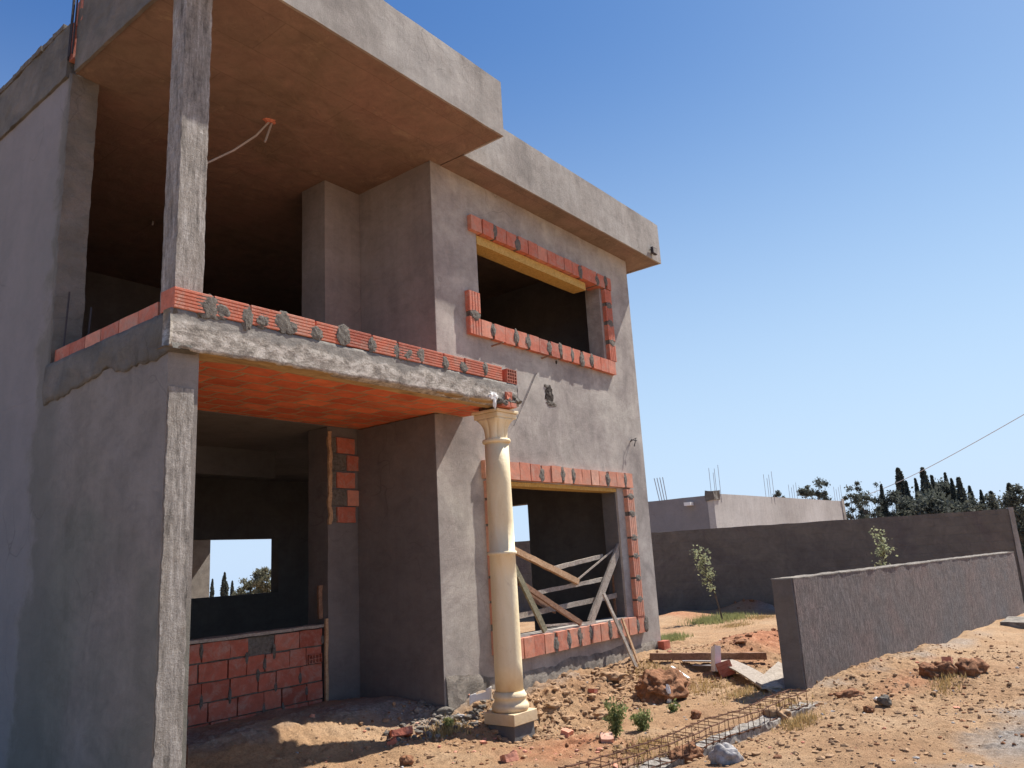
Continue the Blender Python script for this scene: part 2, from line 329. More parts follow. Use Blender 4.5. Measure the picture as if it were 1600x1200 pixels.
def leafm(name, a, b, t=.25):
    m = Mt(name, .85); i = m.t.nodes.new('ShaderNodeNewGeometry').outputs['Random Per Island']
    m.col(m.ramp(i, [(0., a), (1., b)]))
    tr = m.t.nodes.new('ShaderNodeBsdfTranslucent'); mx = m.t.nodes.new('ShaderNodeMixShader'); mx.inputs[0].default_value = t
    tr.inputs[0].default_value = (*b, 1); out = m.t.nodes['Material Output']
    m.L(m.b.outputs[0], mx.inputs[1]); m.L(tr.outputs[0], mx.inputs[2]); m.L(mx.outputs[0], out.inputs[0]); return m.m
M['cyp'] = leafm('cypress_foliage', (.05, .058, .05), (.12, .13, .105), .25)
M['olive'] = leafm('olive_foliage', (.10, .10, .06), (.24, .23, .15))
M['sap'] = leafm('young_leaf', (.16, .19, .08), (.44, .46, .28), .3)
M['weed'] = leafm('weed_leaf', (.11, .15, .05), (.26, .29, .12), .3)
M['grass'] = leafm('grass_blade', (.17, .20, .07), (.34, .34, .15), .3)
M['dry'] = leafm('dry_grass', (.36, .25, .10), (.52, .38, .18), .2)
M['bark'] = flat('bark', (.10, .08, .065), .9, .3, 10)
# ------------------------------------------------------------------ ground
def sstep(a, b, x): t = np.clip((x-a)/(b-a), 0, 1); return t*t*(3-2*t)
WD = np.array([8.64, -1.27]); WD = WD/np.linalg.norm(WD)          # run of the low wall
CO = (8.98, 2.94); CD = np.array([3.6, -.42]); CD = CD/np.linalg.norm(CD)      # line of the rebar cage
def gz(x, y, fine=True):
    x = np.asarray(x, float); y = np.asarray(y, float); P = np.stack([x, y, 0*x], -1)
    near = sstep(30, 12, np.hypot(x, y))
    z = .05*fbm(P*.45, 3, 3)*near*sstep(2.5, 4, np.hypot(x-6.46, y-5.2)+3)
    z = z + .20*sstep(4.85, 5.62, y)*sstep(6.2, 6.8, x)*sstep(11.8, 10.2, x)*sstep(13.5, 12, y)
    z = z + .16*np.exp(-(((x-6.35)/.45)**2+((y-5.72)/.28)**2))
    z = z + .26*sstep(5.5, 6.35, y)*sstep(6.6, 6.0, x)*sstep(2.2, 2.9, x)*sstep(13, 12, y)
    bump = lambda cx, cy, rx, ry, h: h*np.exp(-(((x-cx)/rx)**2+((y-cy)/ry)**2))
    z = z + bump(12., 4.9, 1.1, .55, .30) + bump(13.1, 4.3, .8, .5, .18)
    z = z + bump(19.9, 7.9, .9, .6, .40) + bump(17.9, 8.9, 1.4, .7, .16)
    dx = x-9.3; dy = y-3.32; al = dx*WD[0]+dy*WD[1]; ac = -dx*WD[1]+dy*WD[0]
    z = z + .07*np.exp(-((ac+.25)/.3)**2)*sstep(0, .6, al)
    ex = x-CO[0]; ey = y-CO[1]; al = ex*CD[0]+ey*CD[1]; ac = -ex*CD[1]+ey*CD[0]
    z = z - .06*np.exp(-(ac/.19)**4)*sstep(.25, .0, al)*sstep(-5.5, -4.8, al)
    rr = np.hypot(x, y); z = z - .027*np.maximum(0, rr-30)
    z = z - .10*np.exp(-(((x-6.5)/.6)**2+((y-5.05)/.42)**2))
    if fine:
        n = fbm(P*2.2, 5, 5, .55); z = z + .028*n*near
        r = np.abs(fbm(P*6.5, 11, 4, .6)); cl = sstep(-.1, .7, fbm(P*.8, 21, 3))
        z = z + near*(.026*(1-np.clip(r*1.6, 0, 1))*cl)
        hp = np.clip(sstep(4.6, 5.2, y)*sstep(6.3, 6.8, x)*sstep(11, 10, x)*sstep(7, 5.9, y)+np.exp(-(((x-6.2)/.7)**2+((y-5.7)/.4)**2)), 0, 1); z = z + hp*(.04*fbm(P*4.5, 61, 4, .65)+.02*np.abs(fbm(P*11, 66, 3, .6)))
        flatc = np.exp(-(((x-8.2)/2.)**2+((y-1.)/.8)**2)); z = z - .01*flatc
    return z
def GZ(x, y): return float(gz(np.array([x]), np.array([y]))[0])
def axis(lo, a, b, hi, st, gr=1.16):
    mid = list(np.arange(a, b, st)); r = [b]; s = st
    while r[-1] < hi: s *= gr; r.append(r[-1]+s)
    l = [a]; s = st
    while l[-1] > lo: s *= gr; l.append(l[-1]-s)
    return np.array(l[::-1][:-1]+mid+r)
xs = axis(-600, 4.2, 13.0, 900, .024, 1.07); ys = axis(-600, 1.0, 6.3, 900, .024, 1.07)
X, Y = np.meshgrid(xs, ys, indexing='ij'); Z = gz(X, Y)
nx, ny = X.shape
me = bpy.data.meshes.new('ground'); me.vertices.add(nx*ny)
me.vertices.foreach_set('co', np.stack([X, Y, Z], -1).reshape(-1))
I = (np.arange(nx-1)[:, None]*ny+np.arange(ny-1)[None]).reshape(-1); Q = np.stack([I, I+ny, I+ny+1, I+1], -1).reshape(-1)
nf = len(I); me.loops.add(nf*4); me.loops.foreach_set('vertex_index', Q); me.polygons.add(nf)
me.polygons.foreach_set('loop_start', np.arange(nf)*4); me.polygons.foreach_set('loop_total', np.full(nf, 4))
me.polygons.foreach_set('use_smooth', np.ones(nf, bool)); me.update(calc_edges=True)
ca = me.attributes.new('grav', 'FLOAT', 'POINT'); P = np.stack([X, Y, 0*X], -1); nz = fbm(P*1.6, 40, 4, .6)
gv = np.exp(-(((X-7.9)/1.9)**2+((Y-.95)/.5)**2))+.75*np.exp(-(((X-20.2)/1.1)**2+((Y-6.9)/.8)**2))*1.5
dxx = X-9.3; dyy = Y-3.32; al = dxx*WD[0]+dyy*WD[1]; ac = -dxx*WD[1]+dyy*WD[0]
gv = gv+.45*np.exp(-((ac+.3)/.28)**2)*sstep(0, .4, al)*sstep(9, 5, al)+.9*np.exp(-((-(X-CO[0])*CD[1]+(Y-CO[1])*CD[0])/.16)**4)*sstep(9.1, 8.9, X)
gv = gv+.9*np.exp(-(((X-6.3)/.7)**2+((Y-5.9)/.3)**2))+.6*sstep(5.9, 6.3, Y)*sstep(6.2, 6.0, X)*sstep(12, 10, Y)
gv = gv+.45*np.exp(-(((Y-5.65)/.22)**2))*sstep(6.2, 6.5, X)*sstep(11, 10.5, X)
gv = np.clip(gv*1.5-.45+.45*nz*(gv > .1), 0, 1); ca.data.foreach_set('value', gv.reshape(-1))
cb = me.attributes.new('redd', 'FLOAT', 'POINT'); bb = lambda cx, cy, rx, ry: np.exp(-(((X-cx)/rx)**2+((Y-cy)/ry)**2))
rv = bb(12, 4.9, 1.2, .7)+.8*bb(13.1, 4.3, 1, .6)+bb(19.9, 7.9, 1, .8)+.6*bb(17.9, 8.9, 1.6, .9)+.4*bb(6.3, 4.0, .9, .5)+.35*bb(10.2, 2.3, 1.6, .25)+.35*bb(5.5, 4.3, .8, .4)
cb.data.foreach_set('value', np.clip(rv*1.3-.2+.4*nz*(rv > .1), 0, 1).reshape(-1))
ground = bpy.data.objects.new('ground', me); C.objects.link(ground); tag(ground, kind='structure')
m = Mt('sandy_soil', .97)
at1 = m.t.nodes.new('ShaderNodeAttribute'); at1.attribute_name = 'grav'; at2 = m.t.nodes.new('ShaderNodeAttribute'); at2.attribute_name = 'redd'
x = m.ramp(m.noise(.7, 8, .65, dist=.5), [(.3, (.32, .18, .095)), (.5, (.395, .245, .135)), (.7, (.44, .30, .185))])
x = m.mix(.75, x, m.ramp(m.noise(7, 9, .75), [(.3, .62), (.5, 1.), (.7, 1.2)]), 'MULTIPLY')
x = m.mix(.8, x, m.ramp(m.noise(45, 6, .8), [(.32, .55), (.5, 1.), (.7, 1.25)]), 'MULTIPLY')
x = m.mix(at2.outputs['Fac'], x, m.ramp(m.noise(9, 8, .75), [(.3, (.17, .065, .035)), (.52, (.40, .17, .085)), (.7, (.55, .30, .18))]))
x = m.mix(at1.outputs['Fac'], x, m.ramp(m.noise(24, 9, .8), [(.32, (.13, .11, .09)), (.5, (.30, .26, .225)), (.68, (.52, .47, .42))]))
m.col(x); m.bump(m.noise(14, 8, .75), .03); m.bump(m.noise(60, 6, .75), .014)
me.materials.append(m.m)
M['clod'] = flat('soil_clod', (.34, .215, .125), .97, .45, 14, .02)
M['clod_dark'] = flat('red_soil_clod', (.24, .115, .06), .97, .5, 16, .03)
M['stone'] = flat('pale_stone', (.34, .32, .31), .95, .45, 14, .02)
# crumbs of soil and stones scattered over the plot
def scatter(name, mat, n, reg, smin, smax, seed, label, cat, dens=None):
    rg = np.random.default_rng(seed); b = bmesh.new(); bmesh.ops.create_icosphere(b, subdivisions=1, radius=1)
    bv = np.array([p.co[:] for p in b.verts]); bf = np.array([[q.index for q in t.verts] for t in b.faces]); b.free()
    x = rg.uniform(reg[0], reg[1], n*3); y = rg.uniform(reg[2], reg[3], n*3)
    d = fbm(np.stack([x, y, 0*x], -1)*.9, seed, 3); k = d > rg.uniform(-.7, .5, n*3)
    if dens is not None: k &= rg.random(n*3) < dens(x, y)
    x = x[k][:n]; y = y[k][:n]; n = len(x)
    s = smin*(smax/smin)**(rg.random(n)**2.6); z = gz(x, y)
    V = bv[None]*(1+.35*rg.uniform(-1, 1, (n, len(bv), 1)))*(s[:, None, None]*rg.uniform(.6, 1.35, (n, 1, 3))*np.array([1, 1, .65]))
    a = rg.uniform(0, 6.3, n); ca, sa = np.cos(a)[:, None], np.sin(a)[:, None]
    V = np.stack([V[..., 0]*ca-V[..., 1]*sa, V[..., 0]*sa+V[..., 1]*ca, V[..., 2]], -1)
    V = V+np.stack([x, y, z+s*.2], -1)[:, None]
    Fc = (bf[None]+(np.arange(n)*len(bv))[:, None, None]).reshape(-1, 3)
    me = bpy.data.meshes.new(name); me.from_pydata(V.reshape(-1, 3).tolist(), [], Fc.tolist()); me.materials.append(mat)
    o = bpy.data.objects.new(name, me); C.objects.link(o); return tag(o, label, cat, None, 'stuff')
out = lambda x, y: ((y < 5.6) | (x < 6.2)).astype(float)
scatter('soil_crumbs', M['clod'], 7000, (4, 13, .8, 6.2), .004, .03, 5, 'sandy crumbs of dry soil strewn over the plot', 'soil crumbs', out)
scatter('dark_crumbs', M['clod_dark'], 1700, (4, 15, .8, 6.2), .004, .03, 6, 'dark reddish crumbs of earth strewn over the plot', 'soil crumbs', out)
scatter('brick_rubble', M['brick_pale'], 800, (4.4, 11.5, 1.6, 6.4), .006, .035, 7, 'small chips of broken red brick on the sand', 'rubble', lambda x, y: out(x, y)*(.15+.85*np.exp(-((x-6)**2+(y-4.7)**2)/1.2)))
scatter('pale_pebbles', M['stone'], 1500, (4.2, 12, 0, 6.2), .005, .025, 8, 'pale pebbles and mortar crumbs by the house and in the gravel', 'pebbles', lambda x, y: out(x, y)*np.clip(.1+np.exp(-((x-6.3)**2/.5+(y-5.7)**2/.1))+np.exp(-((x-8)**2/3+(y-.9)**2/.4)), 0, 1))
scatter('facade_lumps', M['clod'], 1500, (6.2, 11, 4.5, 5.7), .01, .05, 12, 'sandy lumps piled along the foot of the facade', 'soil lumps', out)
scatter('mortar_lumps', M['foot'], 1300, (5.2, 7.3, 5.1, 6.1), .008, .045, 13, 'grey mortar lumps dropped at the corner of the house', 'mortar lumps', lambda x, y: out(x, y)*np.exp(-(((x-6.15)/.55)**2+((y-5.7)/.25)**2)))
mnd = lambda x, y: np.clip(np.exp(-(((x-12.2)/1.1)**2+((y-4.8)/.6)**2))+np.exp(-(((x-19.9)/.9)**2+((y-7.9)/.6)**2)), 0, 1)
scatter('mound_lumps', M['clod_dark'], 1400, (10.5, 21, 3.6, 8.9), .012, .07, 9, 'reddish lumps covering the two heaps of dug soil', 'soil lumps', mnd)

# ------------------------------------------------------------------ the house
H = thing('unfinished_house', 'unfinished two storey grey rendered house with red brick window surrounds and a cream corner column', 'house', (6.7, 8, 0))
YF, YB, XL, XR = 5.75, 4.98, 2.70, 10.75
ZS0, ZS1, ZR, ZT = 3.2, 3.44, 6.25, 6.93
# facade wall with both window openings
wall_y(MB(), YF, 6.0, [6.10, 6.96, 9.84, XR], [-.25, .74, 2.52, ZS0], {(1, 1)}).build('facade_wall', M['facade'], H)
wall_y(MB(), YF, 6.0, [6.17, 6.95, 9.82, XR], [ZS0, 4.44, 5.58, ZR+.05], {(1, 1)}).build('facade_wall', M['facade'], H)
# roughcast foot of the facade
mb = MB(); n = 130; rg = np.random.default_rng(3)
xx = np.linspace(6.12, 10.6, n); zt = .38+.04*fbm(np.stack([xx*3, 0*xx, 0*xx], -1), 4, 4)+.12*np.exp(-((xx-6.3)/.35)**2)
rows = 9; V = []
for j in range(rows+1):
    t = j/rows; z = -.1+(zt+.1)*t; p = np.stack([xx, np.full(n, YF-.004), z], -1)
    d = (.02*(1-t)**.5+.004)*(1+.8*fbm(p*np.array([14, 14, 5.]), 7, 4)); d = np.where(t == 1, -.01, np.abs(d)); p[:, 1] -= d; V.append(p)
V = np.array(V).reshape(-1, 3); mb.add(V, [(j*n+i, j*n+i+1, (j+1)*n+i+1, (j+1)*n+i) for j in range(rows) for i in range(n-1)])
mb.build('roughcast_footing', M['foot'], H, True)
# right wall, rear wall, left wall, cross walls
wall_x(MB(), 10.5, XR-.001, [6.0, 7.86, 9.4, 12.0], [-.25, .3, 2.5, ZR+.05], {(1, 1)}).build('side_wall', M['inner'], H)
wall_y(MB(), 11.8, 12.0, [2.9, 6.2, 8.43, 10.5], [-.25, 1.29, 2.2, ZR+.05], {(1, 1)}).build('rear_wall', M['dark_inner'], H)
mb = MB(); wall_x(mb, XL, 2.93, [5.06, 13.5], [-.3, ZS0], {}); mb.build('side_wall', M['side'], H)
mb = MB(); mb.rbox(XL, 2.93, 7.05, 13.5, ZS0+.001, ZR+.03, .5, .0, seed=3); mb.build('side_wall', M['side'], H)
wall_x(MB(), 6.10, 6.30, [6.0, 7.02], [-.3, ZS0], {}).build('porch_wall', M['inner'], H)
wall_x(MB(), 6.17, 6.37, [6.0, 7.45], [ZS1, ZR+.05], {}).build('terrace_wall', M['terrace'], H)
MB().box(6.164, 6.169, YF+.003, 6.99, ZS1, ZR).build('terrace_wall', M['terrace'], H)
MB().box(6.094, 6.099, YF+.003, 7.01, -.2, ZS0).build('porch_wall', M['inner'], H)
# pilasters at the rear of porch and terrace
mb = MB(); mb.rbox(5.66, 6.30, 7.02, 7.36, -.2, ZS0, .12, .006, 5, 4); mb.build('pilaster', M['inner'], H)
mb = MB(); mb.rbox(5.62, 6.37, 7.0, 7.44, ZS1, ZR, .2, .003, 3, 5); mb.build('pilaster', M['terrace'], H)
# bare patch of bricks on the lower pilaster
P0 = MB(); Q0 = MB()
for i, z in enumerate((3.0, 2.80, 2.60, 2.40, 2.21)):
    a = 5.78 if i % 2 == 0 else 5.93
    P0.rbox(a, a+(.26 if i % 2 == 0 else .25), 6.995, 7.03, z-.09, z+.085, .09, .004, 9, i)
    if i % 2 == 0: P0.rbox(a+.34, 6.16, 6.997, 7.03, z-.09, z+.085, .09, .003, 9, i+8)
    Q0.rbox(5.70, a-.01, 7.0, 7.03, z-.09, z+.09, .05, .012, 12, i+3)
P0.build('exposed_bricks', M['brick'], H); Q0.build('mortar_patch', M['mortar'], H)
MB().rbox(5.655, 5.70, 6.99, 7.02, 2.1, 3.15, .05, .012, 9, 2).build('timber_strip', M['wood_tan'], H)
MB().rbox(5.60, 5.635, 6.985, 7.01, .25, 1.1, .08, .004, 9, 2).build('timber_strip', M['wood_tan'], H)
MB().rbox(5.60, 5.65, 7.1, 7.13, 1.1, 1.45, .05, .006, 9, 2).build('timber_strip', M['wood_brown'], H)
# slabs
MB().box(2.93, 10.5, 7.0, 11.8, ZS0+.003, ZS1-.002).build('floor_slab', M['inner'], H)
MB().box(6.30, 10.5, 6.0, 6.999, ZS0+.003, ZS1-.002).build('floor_slab', M['inner'], H)
MB().box(2.9, 6.16, YB+.1, 6.999, ZS0+.01, ZS1-.004).build('balcony_slab', M['ceiling'], H)
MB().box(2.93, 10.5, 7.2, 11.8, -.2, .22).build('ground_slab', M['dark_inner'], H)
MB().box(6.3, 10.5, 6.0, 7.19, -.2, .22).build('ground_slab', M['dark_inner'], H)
# the part of the balcony that reaches out to the cream column
MB().box(6.161, 6.57, YB+.1, 5.745, ZS0+.01, ZS1-.004).build('balcony_slab', M['ceiling'], H)
# front beam of the balcony: concrete face that thins to the right, tan soffit board print
mb = MB(); n = 150; R_ = 10
xx = np.linspace(2.66, 6.6, n); V = []
zb = 3.17+.045*sstep(3.0, 6.5, xx)+.018*fbm(np.stack([xx*5, 0*xx, 0*xx], -1), 9, 4, .6)-.0*xx
for j in range(R_+1):
    t = j/R_; z = zb+(3.447-zb)*t; p = np.stack([xx, np.full(n, YB), z], -1)
    d = .003*fbm(p*np.array([9, 9, 16.]), 3, 6, .7); p[:, 1] -= d+.004*np.sin(math.pi*t); V.append(p)
pt = np.stack([xx, np.full(n, YB+.1), np.full(n, 3.447)], -1); pb = np.stack([xx, np.full(n, YB+.1), np.full(n, 3.19)], -1)
V = [pb]+V+[pt]; k = len(V); V = np.array(V).reshape(-1, 3)
mb.add(V, [(j*n+i, j*n+i+1, (j+1)*n+i+1, (j+1)*n+i) for j in range(k-1) for i in range(n-1)]+[tuple(j*n for j in range(k))[::-1], tuple(j*n+n-1 for j in range(k))])
mb.build('front_beam', M['splat'], H, True)
mb = MB(); n2 = 60; xx = np.linspace(2.68, 6.5, n2); wob = .035*fbm(np.stack([xx*2, 0*xx, 0*xx], -1), 2, 3); V = []
bw = .30-.12*sstep(3.0, 3.5, xx)+.0*xx
for y, z in ((0., 0.), (1., 0.)): V.append(np.stack([xx, YB+.012+(bw+wob)*y, 3.186+.004*np.sin(xx*3)+.03*sstep(3.0, 6.5, xx)*(1-y)], -1))
V.append(V[1]+np.array([0, 0, .04])); V.append(V[0]+np.array([0, 0, .04])); V = np.array(V).reshape(-1, 3)
mb.add(V, [(j*n2+i+1, j*n2+i, ((j+1) % 4)*n2+i, ((j+1) % 4)*n2+i+1) for j in range(4) for i in range(n2-1)])
mb.build('beam_soffit', M['tan'], H)
# left edge of the balcony, ragged along its foot
mb = MB(); n = 90; yy = np.linspace(YB+.001, 7.06, n); V = []
zb = 3.17-.05*fbm(np.stack([yy*2.5, 0*yy, 0*yy], -1), 19, 5, .6)-.05*sstep(5, 7, yy)
for j in range(9):
    t = j/8; z = zb+(3.445-zb)*t; p = np.stack([np.full(n, XL-.012), yy, z], -1); p[:, 0] -= .012*fbm(p*6, 13, 4)*(t > 0)+.012*math.sin(math.pi*t); V.append(p)
V = [np.stack([np.full(n, 2.9), yy, zb+.01], -1)]+V+[np.stack([np.full(n, 2.9), yy, np.full(n, 3.445)], -1)]; k = len(V); V = np.array(V).reshape(-1, 3)
mb.add(V, [(j*n+i+1, j*n+i, (j+1)*n+i, (j+1)*n+i+1) for j in range(k-1) for i in range(n-1)]+[tuple(j*n for j in range(k)), tuple(j*n+n-1 for j in range(k))[::-1]])
mb.build('side_beam', M['parapet'], H, True)
# corner pillar, lower and upper, and the far pillar of the terrace
MB().rbox(XL+.012, 2.895, 5.05, 5.3, -.4, 2.9, .018, .006, 20, 21, .003, (1, .18, 1)).build('pillar', M['conc'], H, label='rough board marked lower corner pillar in sunlight')
MB().rbox(2.735, 2.925, 5.062, 5.3, 2.9, 3.2, .04, .003, 7, 22).build('pillar_head', M['inner'], H)
MB().rbox(2.725, 2.94, 5.05, 5.25, ZS1, ZR+.02, .02, .005, 18, 23, .003, (.8, .18, 1)).build('pillar', M['conc'], H, label='rough upper corner pillar standing on the balcony')
MB().rbox(XL-.008, 2.935, 7.0, 7.045, ZS1, ZR, .03, .006, 12, 24, .003).build('pillar', M['parapet'], H, label='dark pillar at the rear of the terrace')
# roofs
MB().rbox(2.72, 6.325, 4.80, 6.999, ZR, ZR+.2, .1, .006, 3, 30).build('roof_slab', M['soffit'], H)
MB().box(2.93, 10.5, 7.0, 11.8, ZR+.002, ZR+.2).build('roof_slab', M['soffit'], H)
MB().rbox(6.35, 11.23, 5.395, 6.998, ZR+.004, ZR+.2, .12, .004, 3, 31).build('roof_slab', M['soffit'], H)
MB().box(10.5, 11.23, 7.0, 12.0, ZR+.003, ZR+.199).build('roof_slab', M['soffit'], H)
def fascia(x0, x1, y0, y1, ix0, ix1, iy0, iy1, seed):      # plastered outer skin, thicker upstand above the slab
    MB().rbox(x0, x1, y0, y1, ZR-.006, ZT, .09, .003, 4, seed).build('fascia', M['fascia'], H)
    MB().box(ix0, ix1, iy0, iy1, ZR+.21, ZT-.01).build('upstand', M['fascia'], H)
fascia(2.72, 6.345, 4.77, 4.797, 2.86, 6.32, 4.80, 4.92, 32)
fascia(6.328, 6.35, 4.797, 5.36, 6.2, 6.325, 4.93, 5.38, 33)
fascia(6.352, 11.26, 5.365, 5.392, 6.36, 11.2, 5.396, 5.52, 34)
fascia(11.233, 11.262, 5.393, 12.0, 11.1, 11.23, 5.53, 12.0, 35)
MB().rbox(2.69, 2.72, 4.77, 6.95, ZR-.01, 7.06, .05, .006, 9, 39).build('side_parapet', M['parapet'], H)
MB().rbox(2.722, 2.84, 4.80, 6.95, ZR+.205, 7.08, .05, .009, 9, 36, .002).build('side_parapet', M['parapet'], H)
mb = MB(); mb.rbox(2.672, 2.85, 7.08, 13.5, ZR-.01, 6.80, .07, .009, 9, 37, .003); mb.build('side_parapet', M['parapet'], H)
mb = MB()
for i in range(26): mb.rbox(2.66, 2.86, 7.2+i*.24, 7.2+i*.24+.225, 6.80, 6.855, .07, .01, 7, i)
mb.build('coping', M['mortar'], H)
mb = MB()
for i in range(3): mb.rbox(2.69+i*.055, 2.735+i*.055, 7.0, 7.1, 6.40, 6.80, .05, .003, 7, i)
mb.build('brick_end', M['brick_dark'], H)
MB().rbox(2.69, 2.8, 6.86, 7.0, 6.75, 7.0, .05, .008, 7, 5).build('brick_end', M['brick_dark'], H)
for i, (x, y) in enumerate(((2.66, 7.03), (2.655, 6.99), (2.67, 7.06), (2.655, 6.93), (2.80, 7.04))):
    MB().tube([(x, y, 6.4), (x+.01, y, 7.0), (x+(-.03+.02*i), y+.02, 8.3)], .008, 5).build('rebar', M['dark_steel'], H)
for x_ in (2.76, 2.95): MB().tube([(x_, 6.93, 3.45), (x_+.02, 6.93, 4.0+.1*(x_ < 2.8))], .008, 5).build('rebar', M['dark_steel'], H)
# ---- brickwork
def ribbed(mb, p0, ax, L, face, wd, dp, grooves=7, g_=.006, out_=(0, -1, 0)):
    """hollow clay brick: length L along ax, width wd along face, depth dp; ribbed front"""
    p0 = np.array(p0, float); ax = np.array(ax, float); fc = np.array(face, float); o = np.array(out_, float); V = []
    pts = []
    for i in range(grooves):
        a, b = i/grooves, (i+1)/grooves
        pts += [(a+.06/grooves, -g_), (a+.22/grooves, 0), (a+.80/grooves, 0), (a+.94/grooves, -g_)]
    pts = [(0, -g_)]+pts+[(1, -g_), (1, -dp), (0, -dp)]; n = len(pts)
    for e in (0, L):
        for u, d in pts: V.append(p0+ax*e+fc*wd*u+o*d)
    mb.add(V, [(i, (i+1) % n, n+(i+1) % n, n+i) for i in range(n)]+[tuple(range(n))[::-1], tuple(range(n, 2*n))])
def dab(mb, c, rx, rz, seed, ay=.013, axis=1):
    c = list(c); r = [rx, ay, rz] if axis == 1 else [ay, rx, rz]; mb.blob(c, r, seed, 3, .26, 2.2)
rnd = random.Random(4)
# balcony course
par = MB(); mo = MB(); x = 2.68; i = 0
while x < 6.34:
    L = .285; jz = rnd.uniform(-.006, .006)
    ribbed(par, (x, YB-.006+rnd.uniform(-.006, .006), ZS1+.012+jz), (1, 0, 0), min(L, 6.41-x), (0, 0, 1), .155, .19, 6)
    if x > 2.7:
        dab(mo, (x-.012+rnd.uniform(-.03, .03), YB-.002, ZS1+.085+rnd.uniform(-.03, .02)), rnd.uniform(.045, .105), rnd.uniform(.055, .10), i, rnd.uniform(.006, .014))
        if i in (1, 2, 3, 7): dab(mo, (x+rnd.uniform(.05, .12), YB-.002, ZS1+.06), .07, .06, i+40)
    x += L+.022; i += 1
bp = par.build('balcony_parapet', M['brick'], H); mo.build('mortar', M['mortar'], bp)
MB().box(2.72, 6.55, YB+.01, YB+.16, ZS1-.001, ZS1+.011).build('mortar', M['mortar'], bp)
hb = MB(); hx0, hz0 = 6.425, ZS1+.012
for i in range(5): hb.box(hx0+i*.0395, hx0+i*.0395+.008, YB-.005, YB+.3, hz0, hz0+.155)
for j in range(5): hb.box(hx0+.0075, hx0+.159, YB-.0045, YB+.3, hz0+j*.0368, hz0+j*.0368+.0075)
hb.box(hx0, hx0+.166, YB+.3, YB+.31, hz0, hz0+.155)
hb.build('hollow_brick', M['brick_dark'], H)
# side course of the balcony, right return out of sight included
sc_ = MB(); y = 5.28; i = 0
while y < 6.8:
    L = rnd.uniform(.27, .3); sc_.rbox(2.725, 2.85, y, y+L-.012, ZS1+.002, ZS1+.135+rnd.uniform(-.004, .004), .09, .003, 8, i); y += L; i += 1
sc_.build('balcony_parapet', M['brick'], H)
sc_ = MB()
for i in range(3): sc_.rbox(6.42, 6.59, 5.32+i*.145, 5.32+i*.145+.135, ZS1+.002, ZS1+.14, .09, .003, 8, i)
sc_.build('balcony_parapet', M['brick'], H)
# rubble packing between beam and capital
mb = MB()
for i in range(9): mb.blob((6.27+.3*rnd.random(), 4.97+.05*rnd.random(), 3.21+.1*rnd.random()), (.06, .04, .035), i, 2, .35, 3)
mb.build('packing_mortar', M['mortar'], H)
mb = MB(); mb.rbox(6.28, 6.42, 4.95, 5.05, 3.175, 3.235, .05, .006, 9, 1); mb.rbox(6.43, 6.52, 4.95, 5.05, 3.18, 3.23, .05, .006, 9, 2); mb.rbox(6.36, 6.46, 4.95, 5.02, 3.26, 3.34, .03, .015, 12, 5)
mb.build('packing_bricks', M['brick'], H)
mb = MB(); mb.blob((6.17, 4.975, 3.27), (.07, .014, .035), 7, 4, .5, 3.5); mb.blob((6.18, 4.972, 3.21), (.022, .012, .07), 9, 3, .4, 3); mb.build('white_splash', M['white'], H)
# window surrounds: upright bricks standing 65 mm proud
def surround(name, segs, seedb, mat):
    e = None; D = .065
    for s_ in segs:
        kind, a, b, c, d = s_            # 'h': x0,x1,z0,z1   'v': x0,x1,z0,z1
        br = MB(); mt = MB(); rr = random.Random(seedb); seedb += 1
        if kind == 'h':
            x = a; k = 0
            while x < b-.1:
                wdt = rr.uniform(.185, .215); gp = rr.choice((.012, .05, .06, .065, .018)); w2 = min(wdt, b-x)
                br.rbox(x, x+w2, YF-D+rr.uniform(-.006, .006), YF+.18, c+rr.uniform(0, .006), d+rr.uniform(-.006, .006), .07, .0025, 9, seedb*50+k)
                if gp > .03: dab(mt, (x+w2+gp/2, YF-D+.005, (c+d)/2+rr.uniform(-.03, .03)), gp/2+rr.uniform(.02, .042), (d-c)*rr.uniform(.38, .50), k+seedb*9, rr.uniform(.012, .017))
                mt.box(x+w2+.001, x+w2+gp-.001, YF-D+.02, YF+.17, c+.01, d-.008)
                x += w2+gp; k += 1
        else:
            z = c; k = 0
            while z < d-.08:
                h2 = min(rr.uniform(.2, .3), d-z); gp = rr.choice((.03, .06, .07))
                ribbed(br, (a, YF-D+rr.uniform(-.005, .005), z), (0, 0, 1), h2, (1, 0, 0), b-a, .24, 4, .005, (0, -1, 0))
                if z+h2 < d-.06:
                    dab(mt, ((a+b)/2, YF-D+.004, z+h2+gp/2), (b-a)*.44, gp/2+.03, k+seedb*7, .011); mt.box(a+.012, b-.012, YF-D+.018, YF+.17, z+h2+.001, z+h2+gp-.001)
                z += h2+gp; k += 1
        o = br.build(name, mat, H)
        if mt.n: mt.build('mortar', M['mortar'], o)
surround('window_surround', [('h', 6.80, 10.08, 5.56, 5.76), ('v', 9.88, 10.07, 4.43, 5.55), ('h', 6.90, 10.07, 4.22, 4.425), ('v', 6.69, 6.895, 4.22, 4.78)], 11, M['brick'])
surround('window_surround', [('h', 6.84, 10.24, 2.53, 2.74), ('v', 10.02, 10.22, .73, 2.51), ('h', 6.90, 10.22, .50, .725), ('v', 6.87, 6.96, .6, 2.5)], 31, M['brick_pale'])
MB().rbox(6.97, 9.45, YF+.004, YF+.23, 5.44, 5.555, .2, .004, 4, 3).build('lintel_board', M['board'], H)
MB().rbox(6.97, 9.83, YF+.004, YF+.23, 2.47, 2.518, .2, .004, 4, 3).build('lintel_board', M['board'], H)
MB().box(9.822, 9.838, YF+.03, 5.998, .745, 2.46).build('window_jamb', M['dark_inner'], H)
